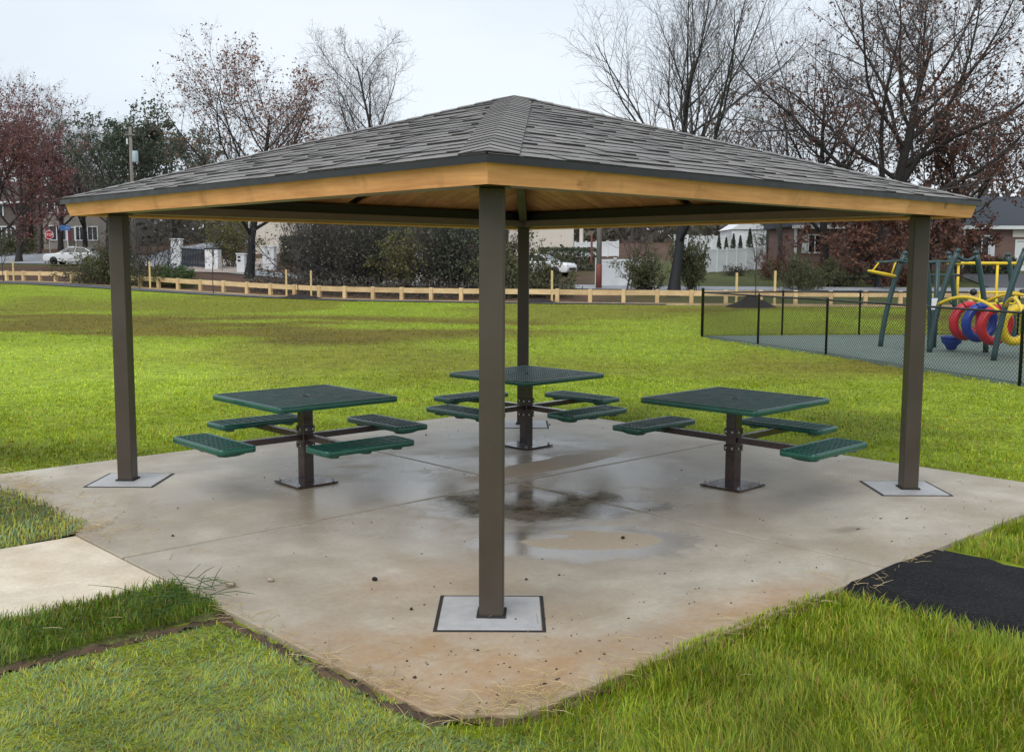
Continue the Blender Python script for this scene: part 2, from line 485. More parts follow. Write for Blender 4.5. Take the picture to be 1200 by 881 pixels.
# pine boards
def pine(name, col, stretch, knots=True, var=.2):
    m, n, p = material(name)
    tcn = n.nodes.new('ShaderNodeTexCoord'); oi = n.nodes.new('ShaderNodeObjectInfo')
    off = n.nodes.new('ShaderNodeVectorMath'); off.operation = 'ADD'
    sc = n.nodes.new('ShaderNodeVectorMath'); sc.operation = 'SCALE'; sc.inputs['Scale'].default_value = 37.
    cmb = n.nodes.new('ShaderNodeCombineXYZ')
    for i in range(3): n.links.new(oi.outputs['Random'], cmb.inputs[i])
    n.links.new(cmb.outputs[0], sc.inputs[0]); n.links.new(tcn.outputs['Object'], off.inputs[0]); n.links.new(sc.outputs[0], off.inputs[1])
    v = off.outputs[0]
    g1 = noise_node(n, 5, 6, .6, vec=v, stretch=stretch)
    g2 = noise_node(n, 1.3, 4, .6, vec=v)
    c = ramp(n, g1, [(.3, [q * (1 - var) for q in col]), (.7, [min(1, q * (1 + var)) for q in col])])
    c = mixc(n, 1., c, ramp(n, g2, [(.3, (.8, .74, .66)), (.65, (1.08, 1.06, 1.02))]), 'MULTIPLY')
    c = mixc(n, 1., c, ramp(n, oi.outputs['Random'], [(0, (.86, .84, .8)), (1, (1.1, 1.1, 1.1))]), 'MULTIPLY')
    if knots:
        vo = n.nodes.new('ShaderNodeTexVoronoi'); vo.inputs['Scale'].default_value = 2.1
        n.links.new(v, vo.inputs['Vector'])
        k = ramp(n, math_(n, 'ADD', vo.outputs['Distance'], math_(n, 'MULTIPLY', g1, .08)), [(.075, 1.), (.12, 0.)])
        c = mixc(n, math_(n, 'MULTIPLY', k, .75), c, (.16, .07, .025))
        st = ramp(n, noise_node(n, 3.1, 5, .65, vec=v, stretch=(1, 1, .35)), [(.60, 0.), (.72, 1.)])
        c = mixc(n, math_(n, 'MULTIPLY', st, .45), c, (.28, .13, .05))
    n.links.new(c, p.inputs['Base Color']); p.inputs['Roughness'].default_value = .5
    bump(n, p, g1, .08, .01)
    return m
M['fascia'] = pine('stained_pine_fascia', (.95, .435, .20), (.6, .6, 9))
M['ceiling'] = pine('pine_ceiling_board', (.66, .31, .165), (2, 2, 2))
M['rail_wood'] = pine('treated_rail_wood', (.62, .475, .275), (.5, .5, 5), False, .15)

def shingle_mat():
    m, n, p = material('weathered_shingle')
    oi = n.nodes.new('ShaderNodeObjectInfo'); g = n.nodes.new('ShaderNodeNewGeometry')
    r = math_(n, 'FRACT', math_(n, 'ADD', math_(n, 'MULTIPLY', oi.outputs['Random'], 7.31), g.outputs['Random Per Island']))
    c = ramp(n, r, [(0, (.145, .134, .127)), (.3, (.185, .173, .165)), (.7, (.235, .220, .208)), (1, (.195, .178, .165))])
    gr = noise_node(n, 160, 4, .8)
    c = mixc(n, 1., c, ramp(n, gr, [(.3, (.55, .55, .55)), (.7, (1.4, 1.38, 1.35))]), 'MULTIPLY')
    c = mixc(n, 1., c, ramp(n, noise_node(n, 1.1, 4), [(.3, (.85, .85, .86)), (.7, (1.12, 1.12, 1.1))]), 'MULTIPLY')
    n.links.new(c, p.inputs['Base Color']); p.inputs['Roughness'].default_value = .62
    bump(n, p, gr, .5, .004)
    return m
M['shingle'] = shingle_mat()
M['shingle_edge'] = plain('black_shingle_edge', (.034, .032, .032), .85, .3, 30)

def brick_mat(name, c1, c2, mort):
    m, n, p = material(name)
    b = n.nodes.new('ShaderNodeTexBrick'); b.inputs['Scale'].default_value = 1
    b.inputs['Brick Width'].default_value = .23; b.inputs['Row Height'].default_value = .08; b.inputs['Mortar Size'].default_value = .012
    b.inputs['Color1'].default_value = (*c1, 1); b.inputs['Color2'].default_value = (*c2, 1); b.inputs['Mortar'].default_value = (*mort, 1)
    tcn = n.nodes.new('ShaderNodeTexCoord'); mpn = n.nodes.new('ShaderNodeMapping'); mpn.inputs['Rotation'].default_value = (rad(90), 0, 0)
    n.links.new(tcn.outputs['Object'], mpn.inputs[0]); n.links.new(mpn.outputs[0], b.inputs['Vector'])
    c = mixc(n, 1., b.outputs['Color'], ramp(n, noise_node(n, .9, 5, .65), [(.3, (.8, .8, .8)), (.7, (1.15, 1.15, 1.15))]), 'MULTIPLY')
    n.links.new(c, p.inputs['Base Color']); p.inputs['Roughness'].default_value = .9
    return m
M['brick'] = brick_mat('red_brown_brick', (.19, .085, .062), (.14, .065, .05), (.26, .22, .2))
M['brick_dark'] = brick_mat('dark_brick', (.10, .07, .06), (.075, .055, .05), (.15, .14, .13))

# ------------------------------------------------------------------ layout of the place
PC = (.0115, 8.8999)
PA = math.pi / 4 - .0348
ca, sa = math.cos(PA), math.sin(PA)
def to_uv(x, y):
    dx, dy = x - PC[0], y - PC[1]
    return dx * ca + dy * sa, -dx * sa + dy * ca
def to_w(u, v): return PC[0] + u * ca - v * sa, PC[1] + u * sa + v * ca
SL = 3.40       # half side of the slab
PLAY = np.array([(4.95, 27.35), (5.77, 24.68), (6.64, 22.16), (8.14, 16.74), (9.6, 11.5), (24, 12.5), (24, 28.4), (9.28, 28.05)])

def in_poly(x, y, P):
    x = np.asarray(x); y = np.asarray(y); r_ = np.zeros(x.shape, bool)
    for i in range(len(P)):
        (x1, y1), (x2, y2) = P[i], P[i - 1]
        c = ((y1 > y) != (y2 > y)) & (x < (x2 - x1) * (y - y1) / (y2 - y1 + 1e-12) + x1)
        r_ ^= c
    return r_

def brownness(x, y):
    """bare, browned patches of the lawn"""
    b = .55 * sm((N1.f(x * .16 + 3, y * .09 + 1) - .50) / .16)
    e = ((x + 8.5) / 11) ** 2 + ((y - 31) / 6.5) ** 2
    b = b + .95 * sm(1.5 - e) * sm((N2.f(x * .22, y * .35) - .30) / .2)
    e = ((x + 20) / 9) ** 2 + ((y - 36) / 3) ** 2
    b = b + .8 * sm(1.4 - e) * sm((N2.f(x * .3, y * .5) - .36) / .2)
    b = b + .35 * sm((x - 2) / 6) * sm((N3.f(x * .35, y * .3) - .38) / .25)
    b = b * sm((y - 11) / 8)
    return np.clip(b, 0, 1)

def lawn_colour(x, y, bright=1.):
    b = brownness(x, y)[..., None]
    n_ = N3.f(x * .5, y * .5)[..., None]
    g = np.array((.29, .37, .022)) * n_ + np.array((.37, .49, .036)) * (1 - n_)
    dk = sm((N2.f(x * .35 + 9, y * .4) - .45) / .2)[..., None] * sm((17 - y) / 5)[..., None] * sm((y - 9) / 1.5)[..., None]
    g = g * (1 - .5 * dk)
    pl = .3 * sm((-x - 1) / 4) * sm((y - 13) / 3) * sm((26 - y) / 4) * (.5 + N2.f(x * .25, y * .3))
    g = g * (1 + pl[..., None] * np.array((1.1, 1., 2.5)))
    o = np.array((.215, .155, .022)) * (.6 + .6 * n_)
    return g * (1 - .9 * b) + o * .9 * b

# ------------------------------------------------------------------ ground sheet
def axis(*segs):
    out = []
    for a, b, st in segs:
        out.append(np.arange(a, b, st))
    return np.unique(np.round(np.concatenate(out), 4))
gx = axis((-700, -130, 60), (-130, -40, 3), (-40, -8, .8), (-8, 12, .22), (12, 45, .8), (45, 130, 4), (130, 701, 60))
gy = axis((-60, 1, 6), (1, 15, .22), (15, 45, .6), (45, 75, .5), (75, 140, 2.5), (140, 330, 15), (330, 1500, 120))
GX, GY = np.meshgrid(gx, gy, indexing='ij')
GZ = ground(GX, GY)
U, Vv = to_uv(GX, GY)
hole = np.maximum(np.abs(U), np.abs(Vv)) < SL - .3
GZ = GZ - .12 * hole
GZ = GZ - .05 * in_poly(GX, GY, PLAY)
sF = GY - fence_y(GX)
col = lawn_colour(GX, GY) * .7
lit = np.array((.105, .062, .042)) * (.6 + .8 * N1.f(GX * .6, GY * .6)[..., None])
bank = np.array((.085, .10, .034)) * (.7 + .6 * N2.f(GX * .4, GY * .4)[..., None])
straw = np.array((.42, .31, .17)) * (.6 + .8 * N3.f(GX * 1.7, GY * 1.7)[..., None])
k = sm((sF + 2.6 + .8 * N1.f(GX, GY)) / .8)[..., None]
col = col * (1 - k) + straw * k
k = sm((sF + .15) / .6)[..., None]
back = lit * (1 - sm((GX - 2) / 10)[..., None]) + bank * sm((GX - 2) / 10)[..., None]
gb = sm((N2.f(GX * .12, GY * .12) - .5) / .12)[..., None] * sm((sF - 12) / 8)[..., None]
gb = gb * (1 - sm((sF - 22) / 6)[..., None])
back = back * (1 - gb) + bank * gb
fb = sm((sF - 30) / 8)[..., None]; back = back * (1 - fb) + lit * fb
col = col * (1 - k) + back * k
nx, ny = len(gx), len(gy)
idx = np.arange(nx * ny).reshape(nx, ny)
Q = np.stack([idx[:-1, :-1], idx[1:, :-1], idx[1:, 1:], idx[:-1, 1:]], -1).reshape(-1, 4)
V3 = np.stack([GX, GY, GZ], -1).reshape(-1, 3)
rgba = np.concatenate([col, np.ones((*col.shape[:2], 1))], -1).reshape(-1, 4)
tag(link('ground', np_mesh('ground', V3, Q, [M['ground']], True, None, rgba)), kind='structure')

def sheet(name, left, right, mt, lift=.03, n=40, wide=6):
    """a strip of road or path following the terrain between two edge lines"""
    left, right = np.array(left, float), np.array(right, float)
    tt = np.linspace(0, 1, n)
    def res(P):
        d = np.r_[0, np.cumsum(np.hypot(*np.diff(P, axis=0).T))]; d /= d[-1]
        return np.stack([np.interp(tt, d, P[:, 0]), np.interp(tt, d, P[:, 1])], -1)
    A, B = res(left), res(right)
    V = []
    for j in range(wide + 1):
        P = A + (B - A) * j / wide
        V.append(np.c_[P, ground(P[:, 0], P[:, 1]) + lift])
    V = np.stack(V, 1).reshape(-1, 3)
    ix = np.arange(n * (wide + 1)).reshape(n, wide + 1)
    q = np.stack([ix[:-1, :-1], ix[1:, :-1], ix[1:, 1:], ix[:-1, 1:]], -1).reshape(-1, 4)
    return tag(link(name, np_mesh(name, V, q, [mt], True)), kind='structure')

def along(xs, off): return [(x, float(fence_y(x)) + o) for x, o in zip(xs, off)]
xs = [-75, -45, -34, -26, -17, -8, 0, 8, 16, 30, 60]
sheet('road', along(xs, [20, 19, 18, 15, 12, 9, 8, 7.2, 7.5, 7.5, 7.5]), along(xs, [36, 33, 30, 23, 16, 12.5, 11, 10, 10, 10, 10]), M['road'], .05, 90, 8)
xs = [-60, -45, -36, -28, -20, -12, -5, 2, 7]
sheet('asphalt_path', along(xs, [-7.5, -7, -6.5, -5.6, -4.2, -3.4, -3.0, -2.7, -2.4]), along(xs, [-2.8, -2.6, -2.4, -2.2, -2, -1.8, -1.7, -1.6, -1.6]), M['path_far'], .035, 60, 3)
sheet('driveway', [(-23.5, 73.5), (-24, 80), (-27, 88)], [(-18.5, 72), (-18.5, 80), (-20, 90)], M['drive'], .06, 24, 5)
sheet('side_street', [(-33.5, 90), (-34, 102), (-36, 130)], [(-29.5, 90), (-29, 102), (-30, 130)], M['road'], .06, 30, 5)
sheet('paved_drive', [(26.5, 58.5), (29, 68), (31.5, 76)], [(30.5, 58.5), (33.5, 68), (36, 76)], M['path_far'], .06, 24, 5)

# playground floor
f = MB()
P = [tuple(p) for p in PLAY]
P = [(x, y) for x, y in P]
f.prism(P, -.12, -.012)
tag(f.build('rubber_floor', M['play_floor']), kind='structure')

# ------------------------------------------------------------------ concrete slab in four panels
pv = empty('concrete_pavement', (PC[0], PC[1], 0), PA)
tag(pv, kind='structure')
MB().box((0, 0, -.075), (2 * SL - .42, 2 * SL - .42, .12)).build('slab_base', M['joint'], pv)
J = .013; ju, jv = .06, .05
def rag(a, b, fixed, axis_):
    return None
for (u0, u1, v0, v1) in ((-SL, ju - J, -SL, jv - J), (ju + J, SL, -SL, jv - J), (ju + J, SL, jv + J, SL), (-SL, ju - J, jv + J, SL)):
    b = MB(); e = .008
    # tooled rounded arris round each panel
    rings = [(0, -.14), (0, -e), (e * .3, -e * .3), (e, 0)]
    V = []
    for ins, z in rings:
        V += [(u0 + ins, v0 + ins, z), (u1 - ins, v0 + ins, z), (u1 - ins, v1 - ins, z), (u0 + ins, v1 - ins, z)]
    fs = [(r * 4 + i, r * 4 + (i + 1) % 4, r * 4 + 4 + (i + 1) % 4, r * 4 + 4 + i) for r in range(3) for i in range(4)] + [(12, 13, 14, 15)]
    if u0 < 0 and v0 < 0:      # the near tip is cut off
        k_ = -6.52; V = []
        for ins, z in rings:
            V += [(k_ - v0 + ins * .4, v0 + ins, z), (u1 - ins, v0 + ins, z), (u1 - ins, v1 - ins, z), (u0 + ins, v1 - ins, z), (u0 + ins, k_ - u0 + ins * .4, z)]
        fs = [(r * 5 + i, r * 5 + (i + 1) % 5, r * 5 + 5 + (i + 1) % 5, r * 5 + 5 + i) for r in range(3) for i in range(5)] + [(15, 16, 17, 18, 19)]
    b.add(V, fs)
    b.build('slab_panel', M['slab'], pv)
for su, sv in ((-1, -1), (1, -1), (1, 1), (-1, 1)):
    c0 = (su * 2.365, sv * 2.355, 0)
    fr = MB()
    for k in range(4):
        Mx = Matrix.Rotation(math.pi / 4 + k * math.pi / 2 + .035, 4, 'Z')
        fr.box(Vector(c0) + Mx @ Vector((.285, 0, .001)), (.018, .57 - .018 * (1 if k % 2 else -1), .006), M=Mx)
    fr.build('joint_strip', M['sealant'], pv)
    MB().box((*c0[:2], .002), (.543, .543, .010), math.pi / 4 + .035, bev=.002).build('footing_pad', M['pad'], pv)

# sidewalk to the left, asphalt to the right (both run out of the frame)
def uvbox(name, u0, u1, v0, v1, z0, z1, mt, n=None):
    pts = [to_w(u0, v0), to_w(u1, v0), to_w(u1, v1), to_w(u0, v1)]
    o = MB().prism([(x - PC[0], y - PC[1]) for x, y in pts], z0, z1).build(name, mt, None, (PC[0], PC[1], 0))
    return tag(o, kind='structure')
for k in range(4):
    pass
sw = empty('sidewalk', (PC[0], PC[1], 0), PA); tag(sw, kind='structure')
ue = -SL - .014
for k in range(5):
    MB().box((ue - .9 - 1.82 * k, .065, -.065), (1.8, 1.47, .13), bev=.008).build('sidewalk_panel', M['walk'], sw)
# a wavy-edged fresh asphalt patch
b = MB()
L0 = [(-.60 + .03 * R.standard_normal(), v) for v in np.linspace(-3.415, -9, 40)]
R0 = [(.87 + .03 * R.standard_normal(), v) for v in np.linspace(-3.415, -9, 40)]
V = []; fs = []
for i in range(40):
    for j in range(9):
        t_ = j / 8; u = L0[i][0] * (1 - t_) + R0[i][0] * t_
        z = .012 * math.sin(math.pi * t_) ** .5 + .004 * R.standard_normal() - (.045 if j in (0, 8) else 0)
        V.append((u, L0[i][1] if 0 < i else -3.412, z))
for i in range(39):
    for j in range(8):
        fs.append((i * 9 + j, i * 9 + j + 1, (i + 1) * 9 + j + 1, (i + 1) * 9 + j)[::-1])
b.add(V, fs, True)
o = b.build('asphalt_walkway', M['asphalt'], None, (PC[0], PC[1], 0)); o.rotation_euler = (0, 0, PA); tag(o, kind='structure')

# soil showing along the slab edge and under the cut sod
def soil_strip(name, pts, wd, z0):
    n_ = 60; pts = np.array(pts, float)
    d = np.r_[0, np.cumsum(np.hypot(*np.diff(pts, axis=0).T))]; d /= d[-1]; tt = np.linspace(0, 1, n_)
    P = np.stack([np.interp(tt, d, pts[:, 0]), np.interp(tt, d, pts[:, 1])], -1)
    T = np.gradient(P, axis=0); T /= np.linalg.norm(T, axis=1)[:, None]; Nn = np.stack([-T[:, 1], T[:, 0]], -1)
    V = []; fs = []
    for i in range(n_):
        for j in range(6):
            o_ = (j / 5 - .5) * wd * (1 + .3 * R.standard_normal() * (j in (0, 5)))
            q = P[i] + Nn[i] * o_
            V.append((q[0], q[1], z0 + .012 * R.standard_normal() + .015 * math.sin(math.pi * j / 5)))
    for i in range(n_ - 1):
        for j in range(5):
            fs.append((i * 6 + j, i * 6 + 6 + j, i * 6 + 7 + j, i * 6 + 1 + j))
    return tag(MB().add(V, fs, True).build(name, M['soil']), kind='structure')
soil_strip('soil_edge', [to_w(-3.46, -1.3), to_w(-3.45, -2.9), to_w(-3.42, -3.15), to_w(-3.15, -3.42), to_w(-2.6, -3.45), to_w(-.6, -3.45)], .055, -.032)
soil_strip('soil_cut', [to_w(-3.3, -1.40), to_w(-4.0, -1.38), to_w(-6.5, -1.33)], .04, -.032)

# ------------------------------------------------------------------ the pavilion
pav = empty('picnic_pavilion', (PC[0], PC[1], 0), PA)
tag(pav, 'square open picnic pavilion with dark shingled hip roof on four brown posts', 'pavilion')
HP = 2.3775
ZA, SLP = 3.262, .3135            # apex height and slope of the roof deck
RE = 2.72
def zr(r): return ZA - SLP * r
for su, sv in ((-1, -1), (1, -1), (1, 1), (-1, 1)):
    p_ = MB().box((su * HP, sv * HP, 1.146), (.132, .132, 2.288), math.pi / 4, bev=.008).build('post', M['steel'], pav)
    MB().box((su * HP, sv * HP, .012), (.158, .158, .012), math.pi / 4).build('base_collar', M['sealant'], p_)
    MB().box((su * HP, sv * HP, 2.2945), (.19, .19, .011), math.pi / 4).build('cap_plate', M['steel'], p_)
    a = Vector((su * (HP - .02), sv * (HP - .02), zr(HP - .02) - .125)); b_ = Vector((su * .06, sv * .06, zr(.06) - .125))
    MB().bar(a, b_, .085, .13).build('hip_rafter', M['rafter'], pav)
MB().lathe([(.09, -.19), (.11, -.18), (.11, -.05), (.09, -.04)], (0, 0, ZA), 12).build('apex_hub', M['beam_dark'], pav)
for k in range(4):
    Mz = Matrix.Rotation(k * math.pi / 2, 4, 'Z')
    # upper tube and the lower member below it, mitred at the corners
    for nm, z0, z1, wd, mt in (('ring_beam', 2.372, 2.458, .10, 'beam_dark'), ('lower_beam', 2.301, 2.370, .13, 'beam_grey')):
        a, c = HP - wd / 2, HP + wd / 2
        P = [Mz @ Vector(q) for q in ((-a + .001, -a, z0), (a - .001, -a, z0), (c - .001, -c, z0), (-c + .001, -c, z0), (-a + .001, -a, z1), (a - .001, -a, z1), (c - .001, -c, z1), (-c + .001, -c, z1))]
        MB().hexa([P[3], P[2], P[1], P[0], P[7], P[6], P[5], P[4]]).build(nm, M[mt], pav)
    # leaning fascia; front right one is jointed
    bo, to, th = 2.672, 2.706, .036
    zb, zt = 2.2785, 2.404
    cuts = [-1, .575, 1] if k == 0 else [-1, 1]
    for c0, c1 in zip(cuts[:-1], cuts[1:]):
        g = .0012
        def e_(r_, s_, z): return Mz @ Vector((s_ * r_ + (g if s_ < .9 and s_ != -1 and s_ == c0 else (-g if s_ == c1 and s_ != 1 else 0)), -r_, z))
        P = [e_(bo, c0, zb), e_(bo, c1, zb), e_(bo - th, c1, zb + .010), e_(bo - th, c0, zb + .010), e_(to, c0, zt), e_(to, c1, zt), e_(to - th, c1, zt + .006), e_(to - th, c0, zt + .006)]
        MB().hexa(P).build('fascia_board', M['fascia'], pav)
    # soffit nailer behind the fascia
    a, c = 2.585, 2.622
    P = [Mz @ Vector(q) for q in ((-c, -c, 2.292), (c, -c, 2.292), (a, -a, 2.292), (-a, -a, 2.292), (-c, -c, 2.385), (c, -c, 2.385), (a, -a, 2.395), (-a, -a, 2.395))]
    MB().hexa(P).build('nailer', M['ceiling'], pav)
    a, c = 2.66, RE + .012
    P = [Mz @ Vector(q) for q in ((-a, -a, 2.409), (a, -a, 2.409), (a, -a, 2.43), (-a, -a, 2.43), (-c, -c, 2.374), (c, -c, 2.374), (c, -c, 2.4105), (-c, -c, 2.4105))]
    MB().hexa([P[4], P[5], P[1], P[0], P[7], P[6], P[2], P[3]]).build('drip_edge', M['black'], pav)
    # roof deck sheet just above the boards
    P = [Mz @ Vector(q) for q in ((-RE, -RE, zr(RE) - .02), (RE, -RE, zr(RE) - .02), (0, 0, ZA - .02), (-RE, -RE, zr(RE)), (RE, -RE, zr(RE)), (0, 0, ZA))]
    MB().add(P, [(2, 1, 0), (3, 4, 5), (0, 1, 4, 3), (1, 2, 5, 4), (2, 0, 3, 5)]).build('roof_deck', M['black'], pav)
    # tongue and groove ceiling boards, running up the slope
    pw = .139; rmax = 2.63; npl = int(2 * rmax / pw); x0 = -npl * pw / 2
    for i in range(npl):
        xa, xb = x0 + i * pw + .003, x0 + (i + 1) * pw - .003
        ra, rb = max(abs(xa), .0) + .004, max(abs(xb), .0) + .004
        if xa < 0 < xb: continue
        dz = .002 * random.random()
        V = []
        for z_ in (-.046 - dz, -.024):
            V += [(xa, -rmax, zr(rmax) + z_), (xb, -rmax, zr(rmax) + z_), (xb, -rb, zr(rb) + z_), (xa, -ra, zr(ra) + z_)]
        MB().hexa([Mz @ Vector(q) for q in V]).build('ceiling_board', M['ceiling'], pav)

# shingles: every tab a raised slab; the nearest 300 are parts, the rest one part
cs = 1 / math.sqrt(1 + SLP ** 2); sn = SLP * cs
tabs = []
rest = MB(); cnt = 0
EX = .133
slope_len = RE / cs
for k in range(4):
    Mz = Matrix.Rotation(-k * math.pi / 2, 4, 'Z')        # 0: front right, 1: front left, 2 and 3: the far sides
    i = 0
    while True:
        q0 = i * EX - .006
        q1 = min(q0 + EX + .05, slope_len - .01)
        if q0 > slope_len - .12: break
        hw0 = RE + .006 - max(q0, 0) * cs; hw1 = RE - q1 * cs
        x = -hw0 + random.uniform(0, .1)
        first = True
        while x < hw0 - .03 or first:
            wd = random.choice((.10, .13, .16, .20, .24, .28)) * random.uniform(.9, 1.15)
            xa = -hw0 if first else x; xb = min(x + wd, hw0); first = False
            if hw0 - xb < .06: xb = hw0
            up = random.choice((.0, .002, .007))
            hi = .004 + up * .4
            def pt(s_, q, h_, hw):
                s_ = max(-hw, min(hw, s_))
                r_ = RE - q * cs
                return Mz @ Vector((s_, -(r_ + h_ * sn), zr(RE) + q * sn + h_ * cs))
            jit = random.uniform(-.003, .003)
            P = [pt(xa + .001, q0 + jit, .003, hw0), pt(xb - .001, q0 + jit, .003, hw0), pt(xb - .001, q1, .0005, hw1), pt(xa + .001, q1, .0005, hw1),
                 pt(xa + .001, q0 + jit, .0115 + up, hw0), pt(xb - .001, q0 + jit, .0115 + up, hw0), pt(xb - .001, q1, hi, hw1), pt(xa + .001, q1, hi, hw1)]
            cen = (P[4] + P[6]) / 2
            cw = Vector((*to_w(cen.x, cen.y), cen.z)); dist = (cw - Vector((0, 0, HC))).length
            tabs.append((dist if k < 2 else 99, P))
            x = xb
            if x >= hw0 - .001: break
        i += 1
tabs.sort(key=lambda t_: t_[0])
for i, (d, P) in enumerate(tabs):
    if i < 300: MB().tab(P).build('shingle', [M['shingle'], M['shingle_edge']], pav)
    else: rest.tab(P)
o = rest.build('shingle_field', [M['shingle'], M['shingle_edge']], pav); o['kind'] = 'stuff'
# hip caps: bent pieces overlapping up each hip
for k in range(4):
    Mz = Matrix.Rotation(k * math.pi / 2, 4, 'Z')
    hl = RE * math.sqrt(2); npc = 27; st = (hl - .03) / npc
    ax = Vector((1, 1, 0)).normalized(); side = Vector((1, -1, 0)).normalized()
    for i in range(npc + 1):
        d0 = i * st - .012; d1 = min(d0 + st * 1.6, hl - .001)
        if d0 > hl - .05: break
        V = []
        for h_ in (.012, .018):
            for dd, lift in ((d0, .005), (d1, -.004)):
                c_ = Vector((-RE, -RE, 0)) + ax * dd
                rr = RE - dd / math.sqrt(2)
                for sg, wd in ((-1, .15), (0, 0), (1, .15)):
                    wq = min(wd, (hl - dd) * .9)
                    q = c_ + side * sg * wq
                    r_ = max(abs(q.x), abs(q.y))
                    if i == 0 and dd == d0: q = q + ax * (wq + .008); r_ = max(abs(q.x), abs(q.y))
                    V.append(Mz @ Vector((q.x, q.y, zr(r_) + h_ + lift)))
        fs = [(6, 7, 10, 9), (7, 8, 11, 10), (1, 0, 3, 4), (2, 1, 4, 5), (0, 1, 7, 6), (1, 2, 8, 7), (4, 3, 9, 10), (5, 4, 10, 11), (3, 0, 6, 9), (2, 5, 11, 8)]
        cp = MB().add(V, [f_[::-1] for f_ in fs[:2]]); cp.add(V, [f_[::-1] for f_ in fs[2:]], False, 1)
        cp.build('hip_cap', [M['shingle'], M['shingle_edge']], pav)

# ------------------------------------------------------------------ picnic tables
def rrect(hx, hy, r, n=4):
    out = []
    for cx, cy, a0 in ((hx - r, -hy + r, -90), (hx - r, hy - r, 0), (-hx + r, hy - r, 90), (-hx + r, -hy + r, 180)):
        for i in range(n + 1):
            t_ = rad(a0 + 90 * i / n); out.append((cx + r * math.cos(t_), cy + r * math.sin(t_)))
    return out
def rim(hx, hy, r, z0, z1, wd, top_r=.010):
    """rolled rim frame round a perforated panel"""
    b = MB(); n_ = len(rrect(hx, hy, r))
    rings = [(wd, z0 + .004), (.004, z0), (0, z0 + .008), (0, z1 - top_r), (top_r * .4, z1 - top_r * .3), (top_r, z1), (wd, z1 - .002), (wd + .004, z1 - .010)]
    V = []
    for ins, z in rings:
        V += [(x, y, z) for x, y in rrect(hx - ins, hy - ins, max(.004, r - ins))]
    fs = []
    for k in range(len(rings)):
        k2 = (k + 1) % len(rings)
        for i in range(n_):
            j = (i + 1) % n_
            fs.append((k * n_ + i, k * n_ + j, k2 * n_ + j, k2 * n_ + i))
    return b.add(V, fs, True)
def lattice(hx, hy, pitch, wd, z0, z1, diag=True, axis_=0):
    """expanded-metal panel: bars crossing on the diagonal, or close cross bars"""
    b = MB()
    def clip(p, d):
        t0, t1 = -9, 9
        for i, h_ in ((0, hx), (1, hy)):
            if abs(d[i]) < 1e-9: continue
            a, c = (-h_ - p[i]) / d[i], (h_ - p[i]) / d[i]
            t0, t1 = max(t0, min(a, c)), min(t1, max(a, c))
        return t0, t1
    for sg in (1, -1):
        d = (math.sqrt(.5), sg * math.sqrt(.5)) if diag else ((1, 0) if sg == 1 else (0, 1))
        nrm = (-d[1], d[0]); ext = (hx + hy) if diag else (hy if sg == 1 else hx)
        pt_ = pitch if diag or (sg == (1 if axis_ == 0 else -1)) else pitch * 2.2
        k = int(ext / pt_)
        for i in range(-k, k + 1):
            p_ = (nrm[0] * i * pt_, nrm[1] * i * pt_)
            t0, t1 = clip(p_, d)
            if t1 - t0 < .01: continue
            o_ = .0006 if sg > 0 else 0
            b.bar((p_[0] + d[0] * t0, p_[1] + d[1] * t0, (z0 + z1) / 2 + o_), (p_[0] + d[0] * t1, p_[1] + d[1] * t1, (z0 + z1) / 2 + o_), wd, z1 - z0)
    return b
